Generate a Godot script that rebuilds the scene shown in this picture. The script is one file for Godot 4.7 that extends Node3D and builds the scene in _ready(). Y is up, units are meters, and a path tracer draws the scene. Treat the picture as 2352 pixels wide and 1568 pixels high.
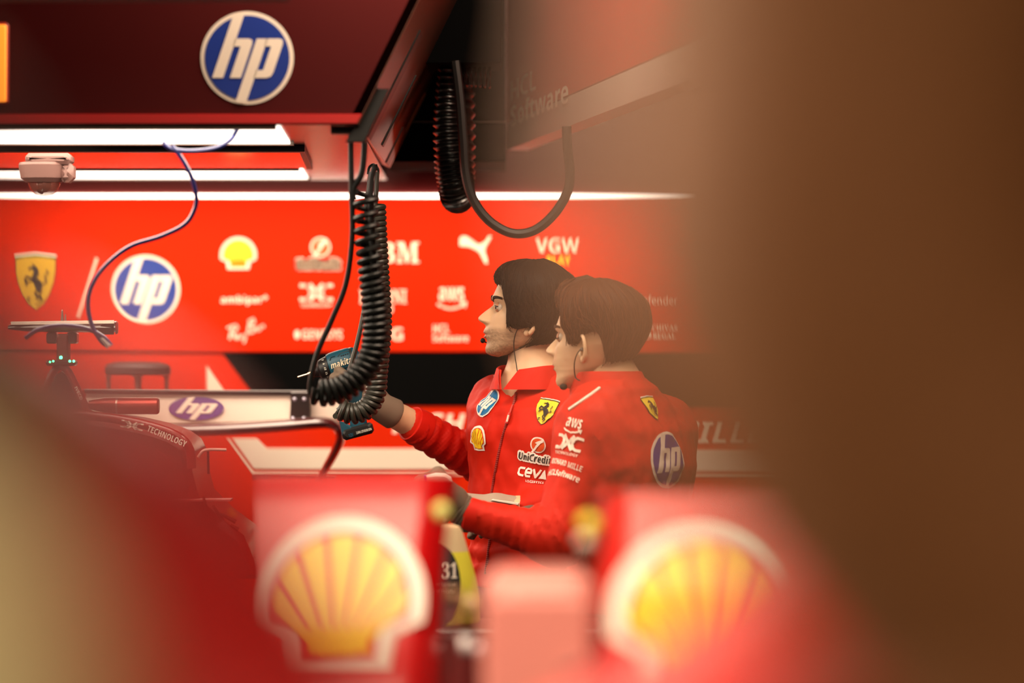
extends Node3D

func _ready() -> void:
	# ---- camera, air, lamps, exposure ----
	var cam := Camera3D.new()
	cam.name = "camera"
	cam.position = Vector3(0, EYE, 0)
	cam.near = 0.05
	cam.far = 60.0
	var lens := CameraAttributesPhysical.new()
	lens.frustum_focal_length = 135.0
	lens.frustum_focus_distance = 9.2
	lens.exposure_aperture = 1.8
	cam.attributes = lens
	cam.fov = 2.0 * rad_to_deg(atan(784.0 / K))
	add_child(cam)
	var env := Environment.new()
	env.background_mode = Environment.BG_COLOR
	env.background_color = Color(0.02, 0.02, 0.02)
	env.tonemap_mode = Environment.TONE_MAPPER_LINEAR
	env.tonemap_exposure = 1.0
	env.sdfgi_enabled = true
	env.ssao_enabled = true
	env.ssil_enabled = true
	var we := WorldEnvironment.new()
	we.name = "environment"
	we.environment = env
	add_child(we)
	rng.seed = 7
	noise.seed = 3
	var warm := Color(1.0, 0.9, 0.78)
	# unseen lamp panels added to light the mechanics and the things near the camera
	lamp_panel(Vector3(0.25, 3.08, -8.2), Vector2(1.5, 0.8), Vector3(-0.15, -1.0, -0.6), warm, 9.0)
	lamp_panel(Vector3(-0.1, 3.15, -4.0), Vector2(2.4, 2.2), Vector3(0, -1, 0), warm, 8.8)
	lamp_panel(Vector3(-0.6, 3.0, 0.9), Vector2(2.2, 1.0), Vector3(0.3, -1, -0.9), warm, 4.2)
	lamp_panel(Vector3(-2.4, 2.5, -2.4), Vector2(1.4, 0.8), Vector3(1.0, -0.35, 0.4), warm, 24.0)
	build_setting()
	print("setting ", Time.get_ticks_msec())
	build_gantry()
	build_hoses()
	build_car()
	print("car ", Time.get_ticks_msec())
	build_people()
	print("people ", Time.get_ticks_msec())
	build_tools()
	build_foreground()
	print("done ", Time.get_ticks_msec())

# an added, unseen lamp: dull metal tray, glowing face, and the light it gives just below
func lamp_panel(at: Vector3, size: Vector2, aim: Vector3, c: Color, energy: float) -> void:
	var t := thing("added_lamp", ["wide white lamp panel added out of view above the two mechanics", "large white lamp panel added out of view over the emblem panels", "white lamp panel added behind the camera", "tilted white lamp panel added out of view to light the near brown shape"][used.get("added_lamp", 0)], "lamp", at, "added lamp panels")
	var b := Basis.looking_at(aim.normalized(), Vector3(0, 0, -1) if absf(aim.normalized().y) > 0.99 else Vector3.UP)
	var g := Geo.new()
	g.box(at - aim.normalized() * 0.03, Vector3(size.x + 0.06, size.y + 0.06, 0.05), b, 0.008)
	put("housing", g, mat(Color(0.25, 0.25, 0.25), 0.5), t)
	var f := Geo.new()
	f.box(at, Vector3(size.x, size.y, 0.01), b)
	put("diffuser", f, glow(c, 1.5), t)
	for s in [-1, 1]:
		var h := Geo.new()
		var p: Vector3 = at + b * Vector3(s * size.x * 0.4, 0, 0.05)
		h.tube([p, Vector3(p.x, 3.4, p.z)], 0.008, 8)
		put("hanger", h, mat(Color(0.1, 0.1, 0.1), 0.5), t)
	var l := AreaLight3D.new()
	l.name = "light"
	l.area_size = size
	l.light_color = c
	l.light_energy = energy
	l.shadow_enabled = true
	t.add_child(l)
	l.basis = b
	l.position = aim.normalized() * 0.02

const K := 8820.0        # pixels of the 2352 px frame per unit of tangent (135 mm on 36 x 24)
const EYE := 1.62        # camera height
var used := {}
var mats := {}
var noise := FastNoiseLite.new()
var rng := RandomNumberGenerator.new()

# a point of the place from where it stands in the picture and its distance
func P(px: float, py: float, d: float) -> Vector3:
	return Vector3((px - 1176.0) * d / K, EYE - (py - 784.0) * d / K, -d)

class Geo:
	var v := PackedVector3Array()
	var i := PackedInt32Array()
	func fix(i0: int, flip := false) -> void:
		var vol := 0.0
		var c := v[i[i0]] if i.size() > i0 else Vector3.ZERO
		for k in range(i0, i.size(), 3):
			vol += (v[i[k]] - c).dot((v[i[k + 1]] - c).cross(v[i[k + 2]] - c))
		if (vol > 0.0) != flip:
			for k in range(i0, i.size(), 3):
				var t := i[k + 1]
				i[k + 1] = i[k + 2]
				i[k + 2] = t
	# rings of equal length, joined in order
	func loft(rings: Array, caps := true, around := true) -> void:
		var i0 := i.size()
		var b := v.size()
		var n: int = rings[0].size()
		for r in rings:
			v.append_array(PackedVector3Array(r))
		for a in rings.size() - 1:
			for k in (n if around else n - 1):
				var p := b + a * n + k
				var q := b + a * n + (k + 1) % n
				i.append_array(PackedInt32Array([p, q, p + n, q, q + n, p + n]))
		if caps and around:
			for e: int in [0, rings.size() - 1]:
				var m := Vector3.ZERO
				for k in n:
					m += rings[e][k]
				v.append(m / n)
				var c := v.size() - 1
				for k in n:
					var p := b + e * n + k
					var q := b + e * n + (k + 1) % n
					i.append_array(PackedInt32Array([q, p, c] if e == 0 else [p, q, c]))
		if around:
			fix(i0)
	func box(at: Vector3, size: Vector3, basis := Basis(), ch := 0.0) -> void:
		var h := size / 2.0
		var c := minf(ch, minf(h.x, minf(h.y, h.z)) * 0.98)
		var rings := []
		for e in ([[-h.z, c], [-h.z + c, 0.0], [h.z - c, 0.0], [h.z, c]] if c > 0.0 else [[-h.z, 0.0], [h.z, 0.0]]):
			var x: float = h.x - e[1]
			var y: float = h.y - e[1]
			var k: float = c
			var ring := []
			if c > 0.0:
				for q in [[x - k, y], [x, y - k], [x, -y + k], [x - k, -y], [-x + k, -y], [-x, -y + k], [-x, y - k], [-x + k, y]]:
					ring.append(at + basis * Vector3(q[0], q[1], e[0]))
			else:
				for q in [[x, y], [x, -y], [-x, -y], [-x, y]]:
					ring.append(at + basis * Vector3(q[0], q[1], e[0]))
			rings.append(ring)
		loft(rings)
	func tube(pts: Array, r, sides := 10, caps := true) -> void:
		var rings := []
		var n := pts.size()
		var t0: Vector3 = (pts[1] - pts[0]).normalized()
		var u := t0.cross(Vector3.UP if absf(t0.y) < 0.9 else Vector3.RIGHT).normalized()
		for k in n:
			var t: Vector3 = (pts[mini(k + 1, n - 1)] - pts[maxi(k - 1, 0)]).normalized()
			u = (u - t * u.dot(t)).normalized()
			var w := t.cross(u)
			var rr: float = r[k] if r is Array or r is PackedFloat32Array else r
			var ring := []
			for s in sides:
				var a := TAU * s / sides
				ring.append(pts[k] + (u * cos(a) + w * sin(a)) * rr)
			rings.append(ring)
		loft(rings, caps)
	# profile of [radius, height] turned round the axis of basis.y
	func lathe(at: Vector3, prof: Array, sides := 24, basis := Basis()) -> void:
		var rings := []
		for q in prof:
			var ring := []
			for s in sides:
				var a := TAU * s / sides
				ring.append(at + basis * Vector3(q[0] * cos(a), q[1], q[0] * sin(a)))
			rings.append(ring)
		loft(rings)
	func ball(at: Vector3, r: Vector3, basis := Basis(), n := 16) -> void:
		var rings := []
		for a in range(0, n / 2 + 1):
			var f := PI * a / (n / 2)
			var ring := []
			for s in n:
				var g := TAU * s / n
				ring.append(at + basis * Vector3(r.x * maxf(sin(f), 0.001) * cos(g), r.y * cos(f), r.z * maxf(sin(f), 0.001) * sin(g)))
			rings.append(ring)
		loft(rings, false)
	# a flat outline in the plane of basis.x and basis.y, pushed along basis.z by depth
	func slab(poly: Array, at: Vector3, basis: Basis, depth: float, ch := 0.0) -> void:
		var i0 := i.size()
		var p2 := PackedVector2Array(poly)
		if Geometry2D.is_polygon_clockwise(p2):
			p2.reverse()
		var tris := Geometry2D.triangulate_polygon(p2)
		var inner := p2
		if ch > 0.0:
			var n0 := p2.size()
			inner = PackedVector2Array()
			for k in n0:
				var e1 := (p2[k] - p2[(k + n0 - 1) % n0]).normalized()
				var e2 := (p2[(k + 1) % n0] - p2[k]).normalized()
				var m := (Vector2(-e1.y, e1.x) + Vector2(-e2.y, e2.x)).normalized()
				inner.append(p2[k] + m * ch)
		var layers := [[inner, 0.0], [p2, ch], [p2, depth - ch], [inner, depth]] if ch > 0.0 else [[p2, 0.0], [p2, depth]]
		var b := v.size()
		var n := p2.size()
		for l in layers:
			for q in l[0]:
				v.append(at + basis * Vector3(q.x, q.y, l[1]))
		for a in layers.size() - 1:
			for k in n:
				var p := b + a * n + k
				var q := b + a * n + (k + 1) % n
				i.append_array(PackedInt32Array([p, q, p + n, q, q + n, p + n]))
		var top := b + (layers.size() - 1) * n
		for k in range(0, tris.size(), 3):
			i.append_array(PackedInt32Array([b + tris[k], b + tris[k + 2], b + tris[k + 1], top + tris[k], top + tris[k + 1], top + tris[k + 2]]))
		fix(i0)
	func mesh(crease := 35.0) -> ArrayMesh:
		var nt := i.size() / 3
		var fn := PackedVector3Array()
		fn.resize(nt)
		var touch := []
		touch.resize(v.size())
		for t in nt:
			var a := v[i[t * 3]]
			fn[t] = (v[i[t * 3 + 2]] - a).cross(v[i[t * 3 + 1]] - a)
			for k in 3:
				var w := i[t * 3 + k]
				if touch[w] == null:
					touch[w] = [t]
				else:
					touch[w].append(t)
		var lim := cos(deg_to_rad(crease))
		var ov := PackedVector3Array()
		var on := PackedVector3Array()
		ov.resize(nt * 3)
		on.resize(nt * 3)
		var un := PackedVector3Array()
		un.resize(nt)
		for t in nt:
			un[t] = fn[t].normalized()
		for t in nt:
			for k in 3:
				var w := i[t * 3 + k]
				var s := Vector3.ZERO
				for o in touch[w]:
					if un[o].dot(un[t]) >= lim:
						s += fn[o]
				ov[t * 3 + k] = v[w]
				on[t * 3 + k] = s.normalized() if s.length_squared() > 1e-20 else Vector3.UP
		var arr := []
		arr.resize(Mesh.ARRAY_MAX)
		arr[Mesh.ARRAY_VERTEX] = ov
		arr[Mesh.ARRAY_NORMAL] = on
		var m := ArrayMesh.new()
		m.add_surface_from_arrays(Mesh.PRIMITIVE_TRIANGLES, arr)
		return m

func numbered(called: String) -> String:
	used[called] = used.get(called, 0) + 1
	return called if used[called] == 1 else "%s_%03d" % [called, used[called] - 1]

func meta(o: Node, label: String, category := "", group := "", kind := "") -> Node:
	if label: o.set_meta("label", label)
	if category: o.set_meta("category", category)
	if group: o.set_meta("group", group)
	if kind: o.set_meta("kind", kind)
	return o

func thing(called: String, label: String, category: String, at := Vector3.ZERO, group := "") -> Node3D:
	var o := Node3D.new()
	o.name = numbered(called)
	add_child(o)
	o.position = at
	meta(o, label, category, group)
	return o

# one mesh; its geometry is given in world space and stored relative to its parent's place
func put(called: String, g, m: Material, parent: Node = null, crease := 35.0) -> MeshInstance3D:
	var o := MeshInstance3D.new()
	var root := parent == null or parent == self
	o.name = numbered(called) if root else called
	if g is Geo:
		var off := Vector3.ZERO
		var p: Node = parent
		while p != null and p != self:
			off += p.position
			p = p.get_parent()
		if off != Vector3.ZERO:
			for k in g.v.size():
				g.v[k] -= off
		o.mesh = g.mesh(crease)
	else:
		o.mesh = g
	o.material_override = m
	(self if root else parent).add_child(o, true)
	return o

func mat(c: Color, rough := 0.6, metal := 0.0, spec := 0.5) -> StandardMaterial3D:
	var key := "%s %s %s %s" % [c, rough, metal, spec]
	if not mats.has(key):
		var m := StandardMaterial3D.new()
		m.albedo_color = c
		m.roughness = rough
		m.metallic = metal
		m.metallic_specular = spec
		mats[key] = m
	return mats[key]

func glow(c: Color, e: float) -> StandardMaterial3D:
	var m := mat(c, 0.5).duplicate() as StandardMaterial3D
	m.emission_enabled = true
	m.emission = c
	m.emission_energy_multiplier = e
	return m

func coat(m: StandardMaterial3D, k := 1.0, r := 0.1) -> StandardMaterial3D:
	m.clearcoat_enabled = true
	m.clearcoat = k
	m.clearcoat_roughness = r
	return m

func noise_tex(freq: float, octaves := 4, seed_ := 1, lo := Color.BLACK, hi := Color.WHITE, size := 512) -> NoiseTexture2D:
	var t := NoiseTexture2D.new()
	var n := FastNoiseLite.new()
	n.noise_type = FastNoiseLite.TYPE_SIMPLEX_SMOOTH
	n.frequency = freq
	n.fractal_octaves = octaves
	n.seed = seed_
	t.noise = n
	t.width = size
	t.height = size
	t.seamless = true
	var g := Gradient.new()
	g.set_color(0, lo)
	g.set_color(1, hi)
	t.color_ramp = g
	return t

func triplanar(m: StandardMaterial3D, s: float) -> StandardMaterial3D:
	m.uv1_triplanar = true
	m.uv1_world_triplanar = true
	m.uv1_scale = Vector3.ONE * s
	return m

# smooth points through a list
func spline(pts: Array, per := 8) -> Array:
	var out := []
	for k in pts.size() - 1:
		var a: Vector3 = pts[maxi(k - 1, 0)]
		var b: Vector3 = pts[k]
		var c: Vector3 = pts[k + 1]
		var d: Vector3 = pts[mini(k + 2, pts.size() - 1)]
		for s in per:
			out.append(b.cubic_interpolate(c, a, d, float(s) / per))
	out.append(pts[-1])
	return out

# piecewise value from [[x, y], ...]
func curve(tab: Array, x: float) -> float:
	if x <= tab[0][0]:
		return tab[0][1]
	for k in tab.size() - 1:
		if x <= tab[k + 1][0]:
			var t: float = (x - tab[k][0]) / (tab[k + 1][0] - tab[k][0])
			var y0: float = tab[maxi(k - 1, 0)][1]
			var y3: float = tab[mini(k + 2, tab.size() - 1)][1]
			return lerpf(lerpf(tab[k][1], tab[k + 1][1], t), cubic_interpolate(tab[k][1], tab[k + 1][1], y0, y3, t), 0.6)
	return tab[-1][1]
# ---- flat prints: lists of [colour, triangles] in a plane of their own ----
const CREAM := Color(0.96, 0.9, 0.84)
const BLUE := Color(0.02, 0.25, 0.62)
const YELLOW := Color(1.0, 0.82, 0.08)
const PRINT_RED := Color(0.86, 0.1, 0.05)
var text_cache := {}

func tri(poly) -> PackedVector2Array:
	var p := PackedVector2Array(poly)
	var out := PackedVector2Array()
	for k in Geometry2D.triangulate_polygon(p):
		out.append(p[k])
	return out

func disc(r: float, n := 48, c := Vector2.ZERO, sx := 1.0) -> PackedVector2Array:
	var out := PackedVector2Array()
	for k in n:
		var a := TAU * k / n
		var b := TAU * (k + 1) / n
		out.append_array(PackedVector2Array([c, c + Vector2(cos(a) * sx, sin(a)) * r, c + Vector2(cos(b) * sx, sin(b)) * r]))
	return out

func moved(t: PackedVector2Array, off: Vector2, s := Vector2.ONE, shear := 0.0, rot := 0.0) -> PackedVector2Array:
	var out := PackedVector2Array()
	for p in t:
		out.append(Vector2(p.x * s.x + p.y * shear * s.y, p.y * s.y).rotated(rot) + off)
	return out

func stroke(pts: Array, w: float) -> PackedVector2Array:
	var out := PackedVector2Array()
	for k in pts.size() - 1:
		var a: Vector2 = pts[k]
		var b: Vector2 = pts[k + 1]
		var n := (b - a).normalized().orthogonal() * w / 2.0
		out.append_array(PackedVector2Array([a - n, b - n, b + n, a - n, b + n, a + n]))
		if k > 0:
			out.append_array(disc(w / 2.0, 10, a))
	return out

func words(s: String, h: float, bold := true, serif := false, wide := 0.0) -> PackedVector2Array:
	var key := "%s|%s|%s" % [s, bold, serif]
	if not text_cache.has(key):
		var tm := TextMesh.new()
		var f := SystemFont.new()
		f.font_names = PackedStringArray(["Droid Serif" if serif else "Droid Sans"])
		f.font_weight = 700 if bold else 400
		tm.font = f
		tm.text = s
		tm.font_size = 64
		tm.pixel_size = 1.0 / 46.0
		tm.depth = 0.0
		tm.curve_step = 4.0
		tm.horizontal_alignment = HORIZONTAL_ALIGNMENT_CENTER
		tm.vertical_alignment = VERTICAL_ALIGNMENT_CENTER
		var arr := tm.get_mesh_arrays()
		var out := PackedVector2Array()
		var vs: PackedVector3Array = arr[Mesh.ARRAY_VERTEX]
		var ix = arr[Mesh.ARRAY_INDEX]
		if ix != null and ix.size():
			for k in ix:
				out.append(Vector2(vs[k].x, vs[k].y))
		else:
			for p in vs:
				out.append(Vector2(p.x, p.y))
		var lo := Vector2(1e9, 1e9)
		var hi := -lo
		for p in out:
			lo = lo.min(p)
			hi = hi.max(p)
		text_cache[key] = moved(out, -(lo + hi) / 2.0)
		text_cache[key + "w"] = hi - lo
	var sz: Vector2 = text_cache[key + "w"]
	# h is the height of the written box, wide its width when given
	return moved(text_cache[key], Vector2.ZERO, Vector2(wide / sz.x if wide > 0.0 else h / sz.y, h / sz.y))

# round badge with the two slanted letters; ring = width of the pale rim
func badge_hp(blue := BLUE, rim := 0.09, pale := CREAM) -> Array:
	var L := PackedVector2Array()
	var w := 0.24
	L.append_array(tri([Vector2(-0.62, 0.93), Vector2(-0.38, 1.0), Vector2(-0.38, -0.44), Vector2(-0.62, -0.44)]))
	L.append_array(tri([Vector2(-0.4, 0.42), Vector2(-0.1, 0.42), Vector2(-0.02, 0.39), Vector2(0.01, 0.3), Vector2(0.01, -0.44), Vector2(-0.23, -0.44), Vector2(-0.23, 0.25), Vector2(-0.4, 0.25)]))
	L.append_array(tri([Vector2(0.07, 0.42), Vector2(0.31, 0.42), Vector2(0.31, -1.0), Vector2(0.07, -0.98)]))
	L.append_array(tri([Vector2(0.29, 0.42), Vector2(0.57, 0.42), Vector2(0.65, 0.39), Vector2(0.68, 0.3), Vector2(0.68, -0.32), Vector2(0.65, -0.41), Vector2(0.57, -0.44), Vector2(0.29, -0.44), Vector2(0.29, -0.27), Vector2(0.44, -0.27), Vector2(0.44, 0.25), Vector2(0.29, 0.25)]))
	L = moved(L, Vector2.ZERO, Vector2(1, 1), 0.337)
	return [[pale, disc(1.0, 64)], [blue, disc(1.0 - rim, 64)], [pale, moved(L, Vector2.ZERO, Vector2(0.98, 0.98))]]

func scallop(r: float, dy: float, inset: float) -> PackedVector2Array:
	var p := PackedVector2Array()
	for k in 41:
		var a := deg_to_rad(-14.0 + 208.0 * k / 40.0)
		p.append(Vector2(cos(a), sin(a)) * r + Vector2(0, dy))
	for q in [Vector2(-0.66, -0.39), Vector2(-0.6, -0.78), Vector2(0.6, -0.78), Vector2(0.66, -0.39)]:
		p.append(q * Vector2(1.0 - inset * 1.4, 1.0 - inset * 0.75) + Vector2(0, dy))
	return p

func badge_scallop(rim_red := Color(0.9, 0.16, 0.04), pale := CREAM, yellow := YELLOW) -> Array:
	var fan := PackedVector2Array()
	var foot := Vector2(0, -0.62)
	var n := 7
	for k in n:
		var a0 := deg_to_rad(-10.0 + 200.0 * k / n)
		var a1 := deg_to_rad(-10.0 + 200.0 * (k + 1) / n)
		var gap := deg_to_rad(2.8)
		var poly := [foot + Vector2((k - 3) * -0.055 + 0.012, 0.0)]
		for s in 6:
			var a := lerpf(a0 + gap, a1 - gap, s / 5.0)
			var rr := 0.755 + 0.02 * sin(PI * s / 5.0)
			poly.append(Vector2(cos(a), sin(a)) * rr)
		poly.append(foot + Vector2((k - 3) * -0.055 - 0.012, 0.0))
		fan.append_array(tri(poly))
	fan.append_array(tri([Vector2(-0.36, -0.3), Vector2(0.36, -0.3), Vector2(0.34, -0.58), Vector2(-0.34, -0.58)]))
	return [[pale, tri(scallop(1.0, 0.0, 0.0))], [rim_red, tri(scallop(0.83, 0.0, 0.22))], [yellow, fan]]

# shield with a rearing horse
func badge_shield(yellow := Color(0.95, 0.85, 0.2)) -> Array:
	var sh := PackedVector2Array([Vector2(-0.74, 0.86), Vector2(-0.4, 0.93), Vector2(0, 0.95), Vector2(0.4, 0.93), Vector2(0.74, 0.86), Vector2(0.73, 0.4), Vector2(0.66, 0.0), Vector2(0.5, -0.45), Vector2(0.28, -0.8), Vector2(0, -1.02), Vector2(-0.28, -0.8), Vector2(-0.5, -0.45), Vector2(-0.66, 0.0), Vector2(-0.73, 0.4)])
	var rim := PackedVector2Array()
	for q in sh:
		rim.append(q * 1.045 + Vector2(0, 0.01))
	var dark := Color(0.07, 0.05, 0.04)
	var H := PackedVector2Array()
	H.append_array(tri([Vector2(0.02, 0.1), Vector2(0.13, 0.3), Vector2(0.1, 0.5), Vector2(-0.02, 0.62), Vector2(-0.12, 0.72), Vector2(-0.1, 0.6), Vector2(-0.22, 0.56), Vector2(-0.3, 0.48), Vector2(-0.25, 0.44), Vector2(-0.12, 0.48), Vector2(-0.06, 0.4), Vector2(-0.14, 0.22), Vector2(-0.16, 0.08), Vector2(-0.06, -0.06), Vector2(0.1, -0.1)]))
	H.append_array(tri([Vector2(-0.06, -0.04), Vector2(0.06, 0.14), Vector2(0.18, 0.06), Vector2(0.26, -0.12), Vector2(0.22, -0.34), Vector2(0.06, -0.36), Vector2(-0.02, -0.2)]))
	H.append_array(stroke([Vector2(-0.1, 0.12), Vector2(-0.34, 0.2), Vector2(-0.4, 0.06), Vector2(-0.34, -0.02)], 0.075))
	H.append_array(stroke([Vector2(-0.12, 0.06), Vector2(-0.3, 0.0), Vector2(-0.38, -0.14)], 0.06))
	H.append_array(stroke([Vector2(0.06, -0.28), Vector2(-0.02, -0.44), Vector2(0.1, -0.56), Vector2(0.02, -0.66)], 0.08))
	H.append_array(stroke([Vector2(0.2, -0.3), Vector2(0.14, -0.5), Vector2(0.24, -0.64), Vector2(0.16, -0.72)], 0.07))
	H.append_array(stroke([Vector2(0.24, -0.1), Vector2(0.4, 0.0), Vector2(0.36, 0.22), Vector2(0.46, 0.36), Vector2(0.42, 0.46)], 0.06))
	H.append_array(stroke([Vector2(-0.34, -0.62), Vector2(-0.22, -0.56), Vector2(-0.3, -0.7), Vector2(-0.2, -0.76)], 0.035))
	H.append_array(stroke([Vector2(0.0, -0.86), Vector2(0.12, -0.8), Vector2(0.2, -0.72)], 0.035))
	var top := PackedVector2Array()
	for b in [[Color(0.1, 0.45, 0.2), 0.98], [Color(0.93, 0.92, 0.88), 1.04], [Color(0.8, 0.12, 0.08), 1.1]]:
		pass
	return [[dark, tri(rim)], [yellow, tri(sh)],
		[Color(0.1, 0.42, 0.2), tri([Vector2(-0.78, 0.9), Vector2(0, 0.99), Vector2(0.78, 0.9), Vector2(0.78, 0.95), Vector2(0, 1.04), Vector2(-0.78, 0.95)])],
		[Color(0.94, 0.92, 0.88), tri([Vector2(-0.78, 0.95), Vector2(0, 1.04), Vector2(0.78, 0.95), Vector2(0.78, 1.02), Vector2(0, 1.11), Vector2(-0.78, 1.02)])],
		[dark, H]]

func badge_bank(pale := CREAM, ink := Color(0.08, 0.09, 0.09)) -> Array:
	var halo := PackedVector2Array()
	for a in 12:
		halo.append_array(moved(words("UniCredit", 0.5, true, false, 2.1), Vector2(0, -0.42) + Vector2.from_angle(TAU * a / 12) * 0.1))
	halo.append_array(tri([Vector2(-1.0, -0.62), Vector2(1.0, -0.62), Vector2(1.0, -0.22), Vector2(-1.0, -0.22)]))
	return [[pale, disc(0.5, 40, Vector2(0.1, 0.42))], [Color(0.9, 0.32, 0.05), disc(0.41, 40, Vector2(0.1, 0.42))], [pale, halo],
		[pale, tri([Vector2(-0.3, -0.1), Vector2(0.08, 0.5), Vector2(-0.06, 0.56), Vector2(0.42, 0.86), Vector2(0.4, 0.62), Vector2(0.3, 0.56), Vector2(-0.16, -0.1)])],
		[ink, moved(words("UniCredit", 0.46, true, false, 2.06), Vector2(0, -0.42))]]

func badge_cat(pale := CREAM) -> Array:
	return [[pale, tri([Vector2(-1.0, 0.62), Vector2(-0.86, 0.78), Vector2(-0.62, 0.76), Vector2(-0.34, 0.58), Vector2(0.0, 0.32), Vector2(0.22, 0.3), Vector2(0.5, 0.5), Vector2(0.66, 0.78), Vector2(0.86, 0.76), Vector2(0.72, 0.5), Vector2(0.52, 0.2), Vector2(0.44, -0.1), Vector2(0.58, -0.5), Vector2(0.62, -0.78), Vector2(0.48, -0.82), Vector2(0.36, -0.6), Vector2(0.16, -0.2), Vector2(-0.1, 0.0), Vector2(-0.5, 0.16), Vector2(-0.98, 0.2), Vector2(-1.02, 0.3)])]]

func badge_aws(pale := CREAM) -> Array:
	var t := moved(words("aws", 0.95, true, false, 1.7), Vector2(0, 0.36))
	t.append_array(stroke([Vector2(-0.95, -0.28), Vector2(-0.6, -0.5), Vector2(-0.1, -0.62), Vector2(0.4, -0.54), Vector2(0.86, -0.34)], 0.15))
	t.append_array(tri([Vector2(0.55, -0.2), Vector2(1.05, -0.12), Vector2(0.95, -0.58)]))
	return [[pale, t]]

func badge_dxc(pale := CREAM, sub := true) -> Array:
	var t := PackedVector2Array()
	t.append_array(stroke([Vector2(-1.0, 0.72), Vector2(-0.62, 0.72), Vector2(-0.42, 0.6), Vector2(-0.32, 0.3), Vector2(-0.42, 0.0), Vector2(-0.62, -0.12), Vector2(-1.0, -0.12)], 0.2))
	t.append_array(stroke([Vector2(-0.4, 0.8), Vector2(0.4, -0.2)], 0.22))
	t.append_array(stroke([Vector2(0.4, 0.8), Vector2(-0.4, -0.2)], 0.22))
	t.append_array(stroke([Vector2(1.0, 0.72), Vector2(0.62, 0.72), Vector2(0.42, 0.6), Vector2(0.32, 0.3), Vector2(0.42, 0.0), Vector2(0.62, -0.12), Vector2(1.0, -0.12)], 0.2))
	if sub:
		t.append_array(moved(words("TECHNOLOGY", 0.2, true, false, 1.9), Vector2(0, -0.46)))
	return [[pale, t]]

func badge_ceva(pale := CREAM) -> Array:
	var t := PackedVector2Array()
	var w := 0.15
	t.append_array(stroke([Vector2(-0.55, 0.5), Vector2(-0.9, 0.5), Vector2(-1.0, 0.4), Vector2(-1.0, 0.1), Vector2(-0.9, 0.0), Vector2(-0.55, 0.0)], w))
	t.append_array(stroke([Vector2(-0.42, 0.24), Vector2(-0.02, 0.24), Vector2(-0.02, 0.42), Vector2(-0.1, 0.5), Vector2(-0.34, 0.5), Vector2(-0.42, 0.4), Vector2(-0.42, 0.1), Vector2(-0.34, 0.0), Vector2(-0.02, 0.0)], w))
	t.append_array(stroke([Vector2(0.12, 0.55), Vector2(0.36, 0.0), Vector2(0.6, 0.55)], w))
	t.append_array(tri([Vector2(0.56, -0.07), Vector2(0.84, 0.58), Vector2(1.14, -0.07)]))
	return [[pale, moved(t, Vector2.ZERO, Vector2.ONE, 0.18)], [pale, moved(words("LOGISTICS", 0.18, true, false, 1.3), Vector2(0.3, -0.34))]]

func script_rb(pale := CREAM) -> Array:
	var t := PackedVector2Array()
	t.append_array(stroke([Vector2(-0.95, 0.3), Vector2(-0.8, 0.42), Vector2(-0.45, 0.5), Vector2(-0.36, 0.34), Vector2(-0.62, 0.14), Vector2(-0.75, 0.12)], 0.11))
	t.append_array(stroke([Vector2(-0.66, 0.46), Vector2(-0.82, -0.3)], 0.12))
	t.append_array(stroke([Vector2(-0.66, 0.14), Vector2(-0.44, -0.3)], 0.12))
	t.append_array(stroke([Vector2(-0.3, 0.0), Vector2(-0.4, -0.14), Vector2(-0.32, -0.26), Vector2(-0.18, -0.1), Vector2(-0.16, -0.28)], 0.09))
	t.append_array(stroke([Vector2(-0.06, 0.0), Vector2(0.02, -0.2), Vector2(0.14, 0.02)], 0.09))
	t.append_array(stroke([Vector2(0.14, 0.02), Vector2(-0.04, -0.5)], 0.09))
	t.append_array(stroke([Vector2(0.3, 0.8), Vector2(0.16, 0.0)], 0.11))
	t.append_array(stroke([Vector2(0.2, 0.72), Vector2(0.5, 0.86), Vector2(0.56, 0.66), Vector2(0.28, 0.46), Vector2(0.56, 0.34), Vector2(0.5, 0.1), Vector2(0.16, 0.06)], 0.1))
	t.append_array(stroke([Vector2(0.72, 0.4), Vector2(0.62, 0.26), Vector2(0.72, 0.16), Vector2(0.82, 0.36), Vector2(0.84, 0.2), Vector2(0.92, 0.46), Vector2(1.04, 0.5), Vector2(1.06, 0.34)], 0.085))
	return [[pale, t]]

# multi-surface mesh of a print whose points are carried to the place by fn(Vector2, layer) -> [point, normal]
func print_mesh(layers: Array, fn: Callable, rough := 0.55) -> ArrayMesh:
	var m := ArrayMesh.new()
	var l := 0
	for e in layers:
		var vs := PackedVector3Array()
		var ns := PackedVector3Array()
		var ix := PackedInt32Array()
		var memo := {}
		for q in e[1]:
			if not memo.has(q):
				var r: Array = fn.call(q, l)
				memo[q] = vs.size()
				vs.append(r[0])
				ns.append(r[1])
			ix.append(memo[q])
		for k in range(0, ix.size(), 3):
			var a := vs[ix[k]]
			if (vs[ix[k + 1]] - a).cross(vs[ix[k + 2]] - a).dot(ns[ix[k]]) > 0.0:
				var t := ix[k + 1]
				ix[k + 1] = ix[k + 2]
				ix[k + 2] = t
		var arr := []
		arr.resize(Mesh.ARRAY_MAX)
		arr[Mesh.ARRAY_VERTEX] = vs
		arr[Mesh.ARRAY_NORMAL] = ns
		arr[Mesh.ARRAY_INDEX] = ix
		m.add_surface_from_arrays(Mesh.PRIMITIVE_TRIANGLES, arr)
		m.surface_set_material(l, mat(e[0], rough))
		l += 1
	return m

func place_of(n: Node) -> Vector3:
	var off := Vector3.ZERO
	while n != null and n != self:
		off += n.position
		n = n.get_parent()
	return off

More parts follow.
